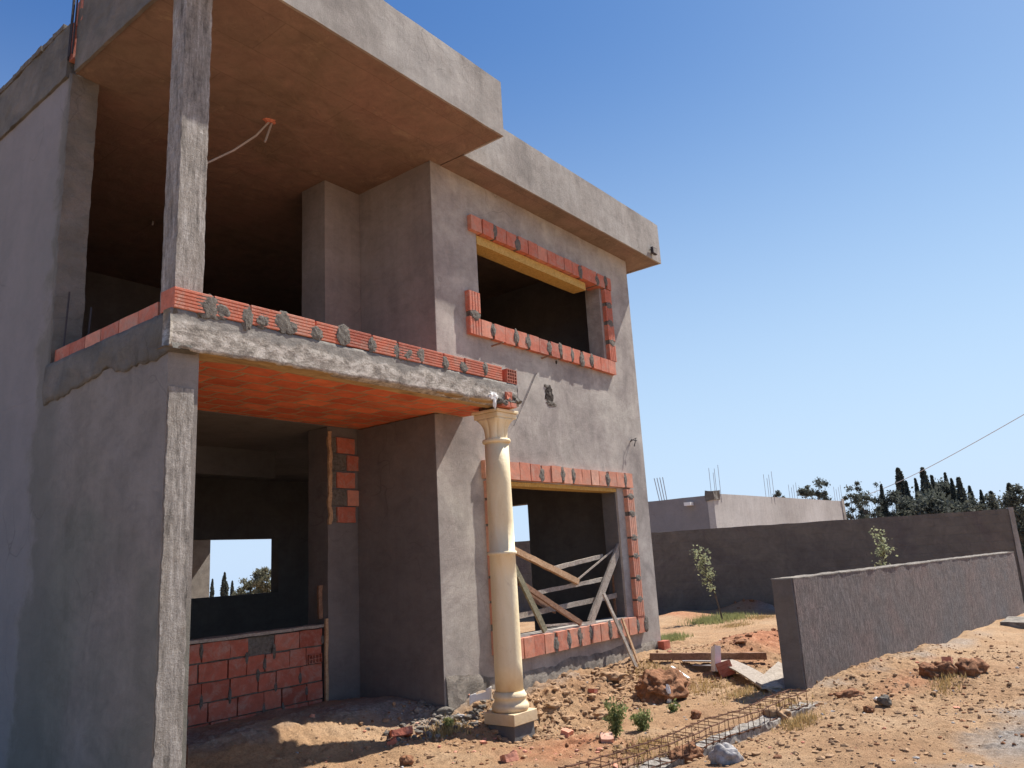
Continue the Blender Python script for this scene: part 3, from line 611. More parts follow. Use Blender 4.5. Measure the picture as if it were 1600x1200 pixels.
# infill wall of the porch
iw = MB(); mo = MB(); z = .12; rw = 0; rr = random.Random(8)
while z < .99:
    x = 2.95-(.0 if rw % 2 else .15); h_ = .172
    while x < 5.59:
        L = rr.choice((.29, .3, .2, .29)); x1 = min(x+L, 5.595)
        if x1-x > .05 and not (rw == 4 and 4.62 < x < 4.9): iw.rbox(max(x, 2.95), x1-.008, 7.03+rr.uniform(-.006, .006), 7.17, z+.004, z+h_-.004+rr.uniform(-.005, .003), .1, .004, 8, int(x*40)+rw*97)
        if rr.random() < .45: dab(mo, (x1-.004, 7.03, z+h_*rr.random()), .018, rr.uniform(.03, .08), int(x*77), .012)
        x += L+.006
    z += h_+.006; rw += 1
mo.box(2.95, 5.59, 7.05, 7.165, .1, z-.01)
o = iw.build('brick_infill_wall', M['brick_dark'], H); mo.build('mortar', M['mortar'], o)
MB().rbox(2.95, 5.60, 7.01, 7.19, z, z+.03, .1, .005, 6, 3).build('sill_board', M['wood_grey'], H)
hb = MB(); a0, c0 = 5.40, .66
for i in range(5): hb.box(a0+i*.04, a0+i*.04+.006, 7.005, 7.03, c0, c0+.09)
for j in range(3): hb.box(a0, a0+.166, 7.0045, 7.03, c0+j*.042, c0+j*.042+.006)
hb.build('hollow_brick', M['brick_dark'], H)
# interior beam and rear porch wall seen through the openings
MB().rbox(2.93, 6.3, 8.9, 9.1, 2.85, 3.2, .4, .004, 3, 4).build('inner_beam', M['dark_inner'], H)
MB().rbox(2.7, 9.3, 12.0, 14.2, 3.2, 3.42, .5, .004, 3, 4).build('rear_porch_shade_slab', M['inner'], H)  # unseen slab, added and sized to cast the diagonal shadow on the wall
MB().rbox(5.0, 8.47, 14.0, 14.2, -.2, 3.2, .5, .004, 3, 4).build('rear_porch_wall', M['facade'], H)
# blemishes of the facade
mb = MB(); mb.blob((8.30, YF-.002, 3.70), (.085, .010, .12), 3, 3, .45, 2.4); mb.build('hole_shade_patch', M['hole'], H)  # raised dark patch, the shade of a hole painted on the wall
mb = MB(); mb.blob((8.33, YF-.002, 3.59), (.10, .008, .04), 6, 3, .45, 2.4); mb.blob((8.25, YF-.002, 3.81), (.05, .008, .02), 9, 3, .45, 2.4); mb.blob((8.30, YF-.008, 3.71), (.03, .008, .035), 12, 2, .4, 2.4); mb.build('mortar_patch', M['mortar'], H)
for px, py in ((768, 541), (1, 1)):
    if px == 1: p = at(846, 560, Y=YF)
    else: p = at(px, py, Y=YF)
    MB().tube([p+Vector((.0, .02, 0)), p+Vector((.03, -.16, .02))], .011, 6).build('wall_peg', M['wood_brown'], H)
p = at(869, 566, Y=YF); MB().blob(p, (.02, .012, .03), 3, 2).build('peg_hole_shade', M['hole'], H)  # dark dab paints the shade of a small hole
p = at(985, 690, Y=YF); MB().tube([p, p+Vector((.04, -.08, .05)), p+Vector((.0, -.06, -.08))], .008, 5).tube([p, p+Vector((-.06, -.05, .02)), p+Vector((.02, -.1, .0))], .008, 5).build('thin_dark_tube', M['dark_steel'], H)  # bent loops of tie wire
a = at(838, 583, Y=YF-.02); b = at(803, 665, Y=YF-.02); MB().tube([a, (a+b)/2+Vector((.01, 0, 0)), b], .0035, 4).build('thin_dark_tube', M['dark_steel'], H)  # thin dark tube laid along a diagonal line on the facade
MB().rbox(10.60, 10.79, YF-.12, YF-.015, .12, .33, .08, .006, 8, 3).build('corner_brick', M['brick_dark'], H)
# ---- cream column
cx, cy = 6.46, 5.2
col = bpy.data.objects.new('column', None); C.objects.link(col); col.parent = H; col.matrix_parent_inverse = Matrix.Translation(-H.location); col['label'] = 'cream classical column under the balcony corner'
def lathe(prof, n=48, c=(cx, cy)):
    mb = MB(); V = [(c[0]+r*math.cos(2*math.pi*k/n), c[1]+r*math.sin(2*math.pi*k/n), z) for r, z in prof for k in range(n)]
    m_ = len(prof); return mb.add(V, [(i*n+k, i*n+(k+1) % n, (i+1)*n+(k+1) % n, (i+1)*n+k) for i in range(m_-1) for k in range(n)]+[tuple(range(n))[::-1], tuple((m_-1)*n+k for k in range(n))])
def part(mb, name, mat=M['cream'], smooth=False, bevel=0):
    o = mb.build(name, mat); o.parent = col
    if smooth:
        for p_ in o.data.polygons: p_.use_smooth = len(p_.vertices) == 4
    if bevel:
        md = o.modifiers.new('b', 'BEVEL'); md.width = bevel; md.segments = 2
    return o
R0, R1 = .142, .128
def rr_(z): return R0+(R1-R0)*max(0, (z-.4))/2.4
sh = [(rr_(z), z) for z in (.33, .6, 1.0, 1.4)]+[(rr_(1.6), 1.655), (.149, 1.66), (.153, 1.675), (.149, 1.69), (rr_(1.7), 1.695)]+[(rr_(z), z) for z in (2.0, 2.4, 2.84)]
sh = [(r_, z) for r_, z in sh]
part(lathe(sh), 'shaft', smooth=True)
part(lathe([(.175, .145), (.186, .165), (.188, .19), (.178, .212), (.162, .222), (.156, .245), (.158, .262), (.168, .27), (.170, .29), (.158, .305), (.148, .33)]), 'base', smooth=True)
part(MB().box(cx-.19, cx+.19, cy-.19, cy+.19, .035, .143), 'plinth', bevel=.006)
part(MB().rbox(cx-.165, cx+.165, cy-.165, cy+.165, -.3, .029, .06, .006, 7, 3), 'footing_block', M['dark_inner'])
# capital: neck ring, eight leaves flaring into a square abacus
cap = lathe([(.128, 2.82), (.146, 2.825), (.153, 2.84), (.153, 2.852), (.143, 2.866), (.124, 2.87)])
part(cap, 'neck_ring', smooth=True)
nn = 96; prof = [(0., 2.868), (.12, 2.90), (.3, 2.945), (.5, 2.99), (.7, 3.03), (.88, 3.06), (1., 3.08)]; V = []
for t, z in prof:
    for k in range(nn):
        a = 2*math.pi*k/nn; e = t**2.1
        sq = min(1/abs(math.cos(a)) if abs(math.cos(a)) > 1e-6 else 9, 1/abs(math.sin(a)) if abs(math.sin(a)) > 1e-6 else 9)
        r_ = (.121*(1-e))+(.160*min(sq, 1.27))*e
        fl = abs(math.sin(4*a)); r_ -= .016*(1-fl**.5)*math.sin(math.pi*min(1, .15+t*.8))*1.2
        V.append((cx+r_*math.cos(a), cy+r_*math.sin(a), z))
mb = MB(); mb.add(V, [(i*nn+k, i*nn+(k+1) % nn, (i+1)*nn+(k+1) % nn, (i+1)*nn+k) for i in range(len(prof)-1) for k in range(nn)]+[tuple((len(prof)-1)*nn+k for k in range(nn))]); part(mb, 'capital', smooth=True)
part(MB().box(cx-.166, cx+.166, cy-.166, cy+.166, 3.081, 3.135), 'abacus', bevel=.01)
part(MB().box(cx-.182, cx+.182, cy-.182, cy+.182, 3.136, 3.168), 'abacus', bevel=.006)
part(MB().rbox(cx-.13, cx+.09, cy-.13, cy+.12, 3.169, 3.21, .05, .004, 5, 2), 'top_block', M['mortar'])

# ------------------------------------------------------------------ low boundary wall, rear boundary wall
def oriented(mb, org, d):
    v = np.concatenate(mb.v); d = np.array(d, float); d /= np.linalg.norm(d); r = MB()
    return r.add(np.stack([org[0]+v[:,0]*d[0]-v[:,1]*d[1], org[1]+v[:,0]*d[1]+v[:,1]*d[0], v[:,2]], -1), mb.f)
t = thing('boundary_wall', 'low free standing wall of rough grey plaster in front of the sandy plot', 'wall', (9.3, 3.2, 0))
mb = MB(); mb.rbox(0, 8.9, 0, .27, -.2, 1.2, .055, .0015, 6, 51, .002); oriented(mb, (9.3, 3.20), WD).build('rendered_body', M['roughcast'], t)
mb = MB(); mb.rbox(-.003, 8.91, -.004, .28, 1.198, 1.212, .08, .005, 6, 52); oriented(mb, (9.3, 3.20), WD).build('cement_top', M['foot'], t)
mb = MB(); mb.rbox(-.022, .01, .012, .262, -.2, 1.205, .07, .006, 6, 53); oriented(mb, (9.3, 3.20), WD).build('end_face', M['dark_inner'], t)
p0 = Vector((18.83, 10.02)); p1 = Vector((21.15, 2.17)); dr = (p1-p0).normalized(); st_ = p0-dr*11
t = thing('boundary_wall', 'tall dark grey block wall closing the back of the plot behind the saplings', 'wall', (19.5, 7, 0))
mb = MB(); mb.rbox(0, 11+(p1-p0).length, 0, .2, -.3, 2.1, .14, .008, 3, 55); oriented(mb, st_, dr).build('block_body', M['bwall'], t)
L_ = 11+(p1-p0).length
mb = MB(); mb.rbox(L_, L_+.1, -.03, .24, -.3, 2.13, .1, .006, 3, 56); oriented(mb, st_, dr).build('end_pier', M['fascia'], t)

# ------------------------------------------------------------------ neighbour building
c0 = at(1114, 771, Z=3.5); cr = at(1318, 783, Z=3.5); cl = at(960, 784, Z=3.5)
NB = thing('neighbour_house', 'single storey pale rendered house with a flat roof beyond the tall dark wall', 'house', (c0.x, c0.y, 0))
d = (cr-c0); Ln = d.length; dn = (d.x, d.y)
mb = MB(); mb.rbox(0, Ln, 0, .25, -.2, 3.5, .5, .01, 1, 61); oriented(mb, (c0.x, c0.y), dn).build('front_wall', M['neigh'], NB)
mb = MB(); mb.rbox(0, .25, .251, 3.6, -.2, 3.45, .5, .01, 1, 62); oriented(mb, (c0.x, c0.y), dn).build('side_wall', M['side'], NB)
mb = MB(); mb.box(.25, Ln, .25, 3.6, 3.0, 3.2); oriented(mb, (c0.x, c0.y), dn).build('roof', M['side'], NB)
mb = MB(); mb.box(.25, Ln, 3.4, 3.6, -.2, 2.99).box(Ln-.2, Ln, .25, 3.39, -.2, 2.99); oriented(mb, (c0.x, c0.y), dn).build('rear_wall', M['side'], NB)
mb = MB(); mb.rbox(-.06, .45, -.05, .3, 3.28, 3.62, .15, .03, 3, 63); oriented(mb, (c0.x, c0.y), dn).build('corner_block', M['mortar'], NB)
mb = MB(); mb.rbox(Ln-.35, Ln, -.03, .0, -.2, 3.6, .3, .006, 3, 64); oriented(mb, (c0.x, c0.y), dn).build('corner_pier', M['fascia'], NB)
mb = MB(); mb.box(-.25, 0, .8, 1.05, 3.15, 3.27); oriented(mb, (c0.x, c0.y), dn).build('drain_spout', M['white'], NB)
for s_, off in ((.3, 0), (5.2, 0), (9.1, .5), (Ln-.5, 0)):
    mb = MB()
    for k in range(4):
        x_, y_ = s_+.28*(k % 2)+.04*k, off+.25*(k//2); hh = (.9, 1.05, .95, .8)[k]*(.75 if s_ > 8 else 1)
        mb.tube([(x_, y_, 3.2), (x_+.02, y_, 3.5+hh)], .009, 4)
    oriented(mb, (c0.x, c0.y), dn).build('rebar', M['plastic'], NB)
mb = MB()
for k in range(4): mb.tube([(.1, 1.9+.1*k, 3.3), (.1, 2.0+.12*k, 4.3)], .016, 4)
oriented(mb, (c0.x, c0.y), dn).build('rebar', M['plastic'], NB)

# ------------------------------------------------------------------ trees
def leaves(pts, size, seed, name, mat, parent, up=.0, asp=1.6):
    rg = np.random.default_rng(seed); n = len(pts); a = rg.normal(size=(n, 3)); a[:, 2] += up; a /= np.linalg.norm(a, axis=1)[:, None]
    b = rg.normal(size=(n, 3)); b -= (b*a).sum(1)[:, None]*a; b /= np.linalg.norm(b, axis=1)[:, None]
    s = size*rg.uniform(.5, 1.4, (n, 1)); A = a*s*asp; B = b*s*.5
    V = np.stack([pts-A*.5, pts+B, pts+A*.5, pts-B], 1).reshape(-1, 3)
    me = bpy.data.meshes.new(name); me.from_pydata(V.tolist(), [], (np.arange(n)[:, None]*4+np.arange(4)).tolist()); me.materials.append(mat)
    o = bpy.data.objects.new(name, me); C.objects.link(o); o.parent = parent
    if parent.type == 'EMPTY': o.matrix_parent_inverse = Matrix.Translation(-parent.location)
    return o
def cypress(px, ptop, dist, wpx, label, seed, lean=0., base=-1., group='cypresses beyond the walls', mat='cyp', loose=.3):
    d = MROW.T @ np.array([(px-800)/F, (ptop-600)/F, 1.]); top = np.array(CAM)+d*dist; W = wpx/F*dist
    rg = np.random.default_rng(seed); zg = GZ(top[0], top[1]); H_ = top[2]-zg
    e = thing('cypress_tree', label, 'tree', (top[0], top[1], 0), group)
    n = 9000; t = rg.random(n)**.9; a = rg.uniform(0, 6.28, n); prof = (1-t)**.8*(.55+.45*np.clip(t*5, 0, 1))
    q = np.stack([np.cos(a)*1.6, np.sin(a)*1.6, t*H_/W*1.7], -1); lump = fbm(q, seed*3, 3, .6)
    r = W*.5*prof*(1+.55*lump)*rg.random(n)**.35+W*.012; hz = H_*t+r*.35*(1+lump)
    k = (lump > -.55) | (rg.random(n) < .3); a, r, hz = a[k], r[k], np.minimum(hz[k], H_*1.0); n = len(a); ln = lean*W*(hz/H_)**3*1.6
    pts = np.stack([top[0]+r*np.cos(a)+ln-lean*W, top[1]+r*np.sin(a), hz], -1)+rg.normal(size=(n, 3))*.03*W*.5
    pts[:, 2] += zg
    leaves(pts, W*.04+.05, seed, 'crown', M[mat], e, .6)
    MB().tube([(top[0], top[1], zg-.1), (top[0], top[1], zg+H_*.9)], [W*.05, .02], 6).build('trunk', M['bark'], e)
def bushy(px, ptop, dist, wpx, label, seed, name='pine_tree', group=None, mat='cyp', hole=.5, n=5200, hfrac=.55, nb=26):
    d = MROW.T @ np.array([(px-800)/F, (ptop-600)/F, 1.]); top = np.array(CAM)+d*dist; H_ = top[2]; W = wpx/F*dist; rg = np.random.default_rng(seed)
    e = thing(name, label, 'tree', (top[0], top[1], 0), group)
    c = np.array([top[0], top[1], H_*(1-hfrac/2)]); cl = []
    tr = MB(); base = np.array([top[0], top[1], GZ(top[0], top[1])-.2]); fork = np.array([top[0]+W*.04, top[1], max(H_*(1-hfrac)*.9, base[2]+.5)]); tr.tube([base, (base+fork)/2+[W*.03, 0, 0], fork], [W*.045+.03, W*.035+.02, W*.03+.02], 7)
    for i in range(nb):
        v = rg.normal(size=3); v /= np.linalg.norm(v); q = c+v*rg.uniform(.35, 1)**.6*np.array([W/2, W/2, H_*hfrac/2]); cl.append(q)
        mid = (fork+q)/2+rg.normal(size=3)*W*.04; tr.tube([fork, mid, q], [W*.011+.008, W*.007+.006, .006], 5)
    cl = np.array(cl); k = rg.integers(0, nb, n); sp = W*hole*.16
    pts = cl[k]+rg.normal(size=(n, 3))*sp*rg.uniform(.4, 1.2, nb)[k][:, None]*[1, 1, .8]
    leaves(pts, W*.03+.03, seed+1, 'crown', M[mat], e); tr.build('trunk', M['bark'], e)
G1 = 'trees in the row behind the tall dark wall'
cypress(1404, 733, 62, 46, 'slender cypress with a bent pointed tip, tallest of the row behind the dark wall', 1, -.15, group=G1)
cypress(1441, 732, 60, 44, 'dense upright cypress with a blunt top right of the bent tipped one', 2, group=G1)
cypress(1497, 747, 60, 40, 'forked grey green cypress with two thin tips right of the broad dark tree', 3, .1, group=G1)
cypress(1486, 748, 61, 22, 'very thin cypress tip just left of the forked cypress', 13, 0, group=G1)
cypress(1549, 769, 64, 34, 'small leaning cypress near the right end of the dark wall', 4, -.4, group=G1)
cypress(1577, 757, 50, 40, 'cypress standing just past the right end of the dark wall', 5, -.35, group=G1)
cypress(1415, 752, 59, 26, 'short pointed cypress just right of the bent tipped one', 41, .1, group=G1)
cypress(1456, 744, 62, 28, 'pointed cypress leaning left out of the broad dark tree', 42, -.2, group=G1)
cypress(1514, 760, 62, 26, 'short pointed cypress right of the forked one', 43, .1, group=G1)
cypress(1532, 766, 60, 20, 'lowest narrow cypress before the small leaning one', 44, 0, group=G1)
cypress(1376, 757, 57, 20, 'thin cypress tip left of the bent tipped cypress', 45, .2, group=G1)
cypress(1430, 748, 58, 20, 'narrow cypress tip between the two tallest cypresses', 46, -.1, group=G1)
cypress(1476, 739, 64, 22, 'pointed tip at the top of the broad dark tree', 47, .1, group=G1)
bushy(1466, 743, 63, 66, 'broad dark tree with a rounded top between two cypresses', 6, 'cypress_tree', G1, nb=44, n=9000, hfrac=.85)
bushy(1422, 770, 58, 76, 'dark bushy tree filling the gap below the two tallest cypresses', 7, 'cypress_tree', G1, nb=40, n=8000, hfrac=.9)
bushy(1385, 760, 57, 52, 'low bushy tree left of the bent tipped cypress', 8, 'cypress_tree', G1, nb=30, hfrac=.9)
bushy(1524, 772, 60, 70, 'low rounded tree between the forked cypress and the wall end', 9, 'cypress_tree', G1, nb=40, n=8000, hfrac=.9)
bushy(1326, 750, 55, 38, 'thin see through tree at the right edge of the pale neighbour house', 10, 'pine_tree', G1, hole=.55, n=4200, hfrac=.8, nb=34)
bushy(1349, 746, 56, 44, 'open tree with bare forked limbs seen against the sky', 11, 'pine_tree', G1, hole=.5, n=3400, hfrac=.75, nb=34)
bushy(1369, 752, 57, 30, 'pale wispy tree beside the open forked one', 12, 'pine_tree', G1, hole=.55, n=2200, hfrac=.75, nb=26)
bushy(1590, 762, 48, 60, 'bushy tree cut by the right edge of the photo', 14, 'pine_tree', G1, nb=36, n=7000, hfrac=.95)
bushy(1455, 776, 55, 110, 'wide low tree just above the top of the dark wall', 24, 'pine_tree', G1, nb=44, n=9000, hfrac=.9)
bushy(1270, 742, 60, 46, 'round crowned tree rising behind the pale neighbour house', 15, 'pine_tree', hole=.45, n=3600, hfrac=.55)
bushy(1214, 762, 60, 20, 'small dark round bush peeping over the neighbour roof', 16, 'round_bush', hole=.6, n=2500, hfrac=.5)
bushy(1290, 768, 61, 34, 'low scrubby tree right of the round crowned tree', 17, 'pine_tree', hole=.35, n=1500, hfrac=.6)
G2 = 'trees seen through the rear window opening'
cypress(351, 895, 70, 15, 'dark cypress with two peaks, tallest seen through the rear window opening', 18, group=G2)
cypress(363, 908, 72, 10, 'shorter cypress to the right of the taller one in the rear window opening', 19, group=G2)
cypress(332, 905, 66, 9, 'cypress at the left edge of the rear window opening', 20, group=G2)
bushy(415, 887, 45, 42, 'large olive green tree at the right of the rear window opening', 21, 'olive_tree', G2, 'olive', n=8000, nb=40, hfrac=.9)
bushy(392, 902, 46, 34, 'paler lower part tree left of the large olive one in the rear opening', 22, 'olive_tree', G2, 'olive', n=5000, nb=30, hfrac=.9)
bushy(376, 922, 50, 20, 'low green bush in the middle of the rear window opening', 23, 'olive_tree', G2, 'olive', n=2000, nb=16, hfrac=.9)
bushy(802, 858, 60, 12, 'tree top showing over the wall through the side opening', 25, 'olive_tree', None, 'olive', n=1500, nb=12, hfrac=.5)
def sapling(px, pbase, ptop, dist, lean, label, seed, lpx, nl):
    b = at(px, pbase, Z=.05) if dist is None else Vector(np.array(CAM)+(MROW.T @ np.array([(px-800)/F, (pbase-600)/F, 1.]))*dist)
    sc = (b-CAM).length/F; Hh = (pbase-ptop)*sc; rg = np.random.default_rng(seed); e = thing('sapling', label, 'young tree', (b.x, b.y, b.z), 'young staked trees in front of the tall wall')
    rt = Vector(MROW[0]); rt.z = 0; rt.normalize(); z0 = GZ(b.x, b.y)-.05
    tr = MB(); topv = Vector((b.x, b.y, b.z+Hh*.93))+rt*lean*sc; f0 = Vector((b.x, b.y, z0)); md = f0.lerp(topv, .5)+rt*.04
    tr.tube([f0, md, topv], [.022, .016, .007], 6); pts = []
    for i in range(34):
        t = rg.uniform(.42, 1.); p = f0.lerp(topv, t); d_ = rg.normal(size=3); d_[2] = abs(d_[2])*.8+.5; d_ /= np.linalg.norm(d_); q = np.array(p)+d_*lpx*sc*rg.uniform(.3, .95)*(1.15-abs(t-.7))
        q[2] = min(q[2], b.z+Hh); tr.tube([p, (np.array(p)+q)/2+[0, 0, .02], q], [.007, .005, .003], 4)
        for k in range(nl): s = rg.uniform(.35, 1.05); pts.append(np.array(p)*(1-s)+q*s+rg.normal(size=3)*.045)
    tr.build('trunk', M['bark'], e); leaves(np.array(pts), .038, seed, 'crown', M['sap'], e)
sapling(1130, 968, 866, None, -24, 'young tree with a bare leaning stem and pale green leaves against the dark wall', 3, 21, 13)
sapling(1388, 925, 841, 16.5, 2, 'young tree with silvery leaves rising behind the low rough wall', 5, 20, 12)

# ------------------------------------------------------------------ timber in the lower window
G = 'loose boards piled in the lower window opening'
def plank(x0, y0, x1, y1, Ya, Yb_, wpx, mat, label, th=.02, name='timber_board', group=G, up=(0, 1, 0)):
    a = at(x0, y0, Y=Ya); b = at(x1, y1, Y=Yb_); wd = wpx/F*((a-CAM).length+(b-CAM).length)/2
    o = MB().beam(a, b, wd, th, up, 10, 0., int(x0+y1), .004).build(name, M[mat]); tag(o, label, 'board', group)
    return o
plank(800, 858, 903, 909, 5.80, 5.82, 9, 'wood_tan', 'thick orange brown plank sloping down from behind the cream column', .05)
plank(861, 889, 941, 869, 5.87, 5.88, 6.5, 'wood_grey', 'short pale board pointing up right above the middle of the window', .03)
plank(899, 909, 972, 847, 5.83, 5.84, 2.5, 'wood_grey', 'very thin lath rising to the top of the upright plank', .012)
plank(840, 926, 951, 903, 5.85, 5.86, 6, 'wood_grey', 'pale grey board lying across the middle of the window', .025)
plank(922, 973, 969, 850, 5.79, 5.80, 13, 'wood_grey', 'wide grey plank leaning upright at the right of the window', .03)
plank(957, 848, 963, 962, 5.92, 5.92, 7.5, 'wood_brown', 'narrow dark post standing behind the wide leaning plank', .03)
plank(800, 965, 976, 927, 5.90, 5.89, 7.5, 'wood_grey', 'long grey board crossing low behind the others', .025)
plank(812, 910, 907, 974, 5.79, 5.75, 7.5, 'wood_brown', 'brown plank sloping down to the middle of the brick sill', .04)
plank(822, 928, 868, 953, 5.93, 5.94, 12, 'wood_brown', 'short wide brown board behind the sloping brown plank', .02)
plank(803, 885, 852, 986, 5.76, 5.72, 10, 'wood_green', 'olive grey plank leaning steeply beside the cream column', .03)
plank(846, 978, 931, 972, 5.74, 5.77, 3, 'wood_grey', 'thin lath lying along the brick sill', .012)
G = 'laths leaning on the brick sill from outside'
plank(943, 927, 1003, 1062, 5.62, 5.38, 6, 'wood_grey', 'longer pale lath leaning on the sill from outside', .02, 'leaning_lath', G)
plank(972, 966, 1006, 1061, 5.63, 5.42, 4.5, 'wood_tan', 'shorter lath leaning just right of the longer pale one', .02, 'leaning_lath', G)
# ------------------------------------------------------------------ things on the ground
def onground(px, py, dz=0.):
    d = MROW.T @ np.array([(px-800)/F, (py-600)/F, 1.]); t = np.arange(2.5, 45, .02); P = np.array(CAM)+t[:, None]*d
    k = int(np.argmax(P[:, 2] <= gz(P[:, 0], P[:, 1]))); x, y = P[k, 0], P[k, 1]
    return Vector((x, y, GZ(x, y)+dz))
a = onground(1016, 1034, .05); b = onground(1198, 1036, .09)
tag(MB().beam(a, b, .05, .09, (0, 0, 1), 14, 0, 3, .006).build('timber_beam', M['wood_brown']), 'long dark squared timber lying from the house corner toward the low wall', 'timber')
a = onground(1128, 1038, .05); b = onground(1207, 1082, .05)
tag(MB().beam(a, b, .24, .02, (0, 0, 1), 12, -.03, 4, .002).build('bent_board', M['wood_grey']), 'wide grey board bowed over the soil heap', 'board')
a = onground(1066, 1036, .03); b = onground(1122, 1040, .05)
tag(MB().beam(a, b, .13, .012, (0, 0, 1), 6, 0, 5, .004).build('metal_strip', M['plastic']), 'pale grey strip on the sand left of the propped white block', 'metal strip')
a = onground(1083, 1043, .03); b = onground(1120, 1047, .05)
tag(MB().beam(a, b, .05, .012, (0, 0, 1), 6, 0, 6, .004).build('metal_strip', M['plastic']), 'shorter grey strip in front of the wider pale strip', 'metal strip')
a = onground(1050, 1047, .03); b = onground(1077, 1063, .025)
tag(MB().beam(a, b, .035, .012, (0, 0, 1), 4, 0, 6, .002).build('white_lath', M['white']), 'small white lath on the sand above the big clod', 'lath')
a = onground(1201, 1083, .04); b = onground(1236, 1058, .10)
tag(MB().beam(a, b, .30, .03, (.0, -.5, 1), 6, 0, 6, .004).build('dark_board', M['wood_grey']), 'board tilted against the foot of the low wall end', 'board')
p = onground(1121, 1050, .15); mb = MB(); mb.rbox(-.1, .1, -.04, .04, -.16, .16, .08, .006, 6, 3); v = np.concatenate(mb.v); q = MB(); q.add(v @ np.array(Matrix.Rotation(.25, 3, 'Y') @ Matrix.Rotation(.7, 3, 'Z')).T+np.array(p), mb.f)
tag(q.build('white_block', M['white']), 'white block standing on end beside the dark red hollow brick', 'block')
p = onground(1134, 1058, .11); q = MB()
for k in range(5): q.box(-.14, .14, -.09, .09, -.1+k*.045, -.1+k*.045+.038) if k < 4 else q.box(-.137, .137, -.087, .087, -.1, .08)
v = np.concatenate(q.v); q2 = MB(); q2.add(v @ np.array(Matrix.Rotation(-.3, 3, 'X') @ Matrix.Rotation(.5, 3, 'Z')).T+np.array(p), q.f)
tag(q2.build('hollow_brick', M['brick_dark']), 'dark red hollow brick lying beside the white block', 'brick')
p = onground(1050, 1090); tag(MB().blob(p+Vector((0, .1, .09)), (.43, .28, .21), 9, 5, .2, 3.1, .3, -.75).build('earth_clod', M['clod_dark'], None, True), 'large brown clod of earth lying in front of the window', 'clod')
p2 = p+Vector((-.30, -.12, .07)); tag(MB().blob(p2, (.02, .03, .11), 3, 3, .4, 2).build('plastic_scrap', M['white']), 'white scrap hanging at the left edge of the large clod', 'scrap')
def lump(px, py, r, mat, label, seed, name='earth_clod', cat='clod', group=None, sub=4):
    p = onground(px, py); o = MB().blob(p+Vector((0, 0, r[2]*.45)), r, seed, sub, .3, 1.9, seed*.7, -.7).build(name, M[mat], None, sub > 3); return tag(o, label, cat, group)
GC = 'clods lying on the sand in front of the low wall'
lump(1520, 1052, (.20, .13, .11), 'clod_dark', 'rounded dark clod farthest right before the low wall', 31, group=GC)
lump(1455, 1056, (.16, .1, .09), 'clod_dark', 'dark clod on the left of the broken brick before the low wall', 32, group=GC)
lump(1478, 1054, (.13, .09, .10), 'clod_dark', 'dark clod touching the upright broken brick before the low wall', 33, group=GC)
lump(1497, 1053, (.12, .06, .05), 'clod_dark', 'small flat clod between the broken brick and the rounded clod', 34, group=GC)
lump(1328, 1090, (.16, .07, .05), 'clod_dark', 'flat reddish clod near the corner of the low wall', 35, group=GC)
lump(1383, 1102, (.08, .06, .06), 'mortar', 'dark grey lump right of the flat reddish clod', 36, name='mortar_lump', cat='lump')
lump(1370, 1094, (.05, .02, .02), 'white', 'tiny white chip beside the dark grey lump', 46, name='plaster_chip', cat='chip')
lump(1358, 1113, (.05, .04, .04), 'clod_dark', 'small clod below the dark grey lump', 37, group=GC)
lump(1213, 1128, (.17, .10, .09), 'clod', 'crumbly tan clod by the rebar cage near the low wall', 38, group=GC)
lump(1135, 1192, (.11, .07, .09), 'stone', 'pale bluish grey stone at the bottom edge of the photo', 39, name='stone', cat='stone')
lump(1075, 1190, (.17, .1, .09), 'clod_dark', 'reddish brown clod just left of the pale bluish stone', 40, group=None)
lump(636, 1196, (.05, .05, .05), 'clod_dark', 'round brown clod at the bottom edge below the porch', 41)
lump(716, 1122, (.05, .05, .02), 'stone', 'flat grey mortar lump right of the mortar heap at the house corner', 42, name='mortar_lump', cat='lump')
lump(955, 1062, (.16, .10, .06), 'clod', 'pale stone half buried at the foot of the facade', 43, name='stone', cat='stone')
lump(692, 1116, (.10, .07, .05), 'mortar', 'heap of set grey mortar at the corner of the house', 44, name='mortar_heap', cat='mortar heap')
lump(1088, 1122, (.06, .05, .05), 'clod_dark', 'small clod beside the rebar cage below the big clod', 45)
lump(940, 1120, (.10, .07, .04), 'clod', 'flat tan clod in the open sand right of the cream column', 47)
lump(865, 1105, (.09, .06, .035), 'clod', 'tan clod beside the foot of the cream column', 48)
p = onground(1483, 1050, .07); q = MB(); q.rbox(-.04, .04, -.05, .05, -.09, .09, .05, .006, 7, 3); v = np.concatenate(q.v); q2 = MB(); q2.add(v @ np.array(Matrix.Rotation(.2, 3, 'Y')).T+np.array(p), q.f)
tag(q2.build('brick_fragment', M['brick_pale']), 'upright broken brick between dark clods before the low wall', 'brick')
def frag(px, py, s, label, seed, mat='brick'):
    p = onground(px, py, s[2]*.4); q = MB(); q.rbox(-s[0], s[0], -s[1], s[1], -s[2], s[2], .03, .012, 9, seed, .01); v = np.concatenate(q.v)
    R_ = np.array(Matrix.Rotation(seed*1.3, 3, 'Z') @ Matrix.Rotation(.35, 3, 'X')); q2 = MB(); q2.add(v @ R_.T+np.array(p), q.f)
    tag(q2.build('brick_fragment', M[mat]), label, 'brick', 'broken bricks on the sand')
frag(627, 1150, (.10, .06, .03), 'broken red brick in the lit strip under the porch', 2)
frag(612, 1160, (.05, .04, .02), 'smaller red brick piece left of the one under the porch', 3)
frag(730, 1088, (.04, .03, .02), 'red brick piece beside the torn white sheet', 4, 'brick_pale')
frag(885, 1150, (.07, .04, .025), 'pink brick piece in the sand below the column', 5, 'brick_pale')
frag(925, 1085, (.05, .03, .02), 'red brick piece at the foot of the facade', 6)
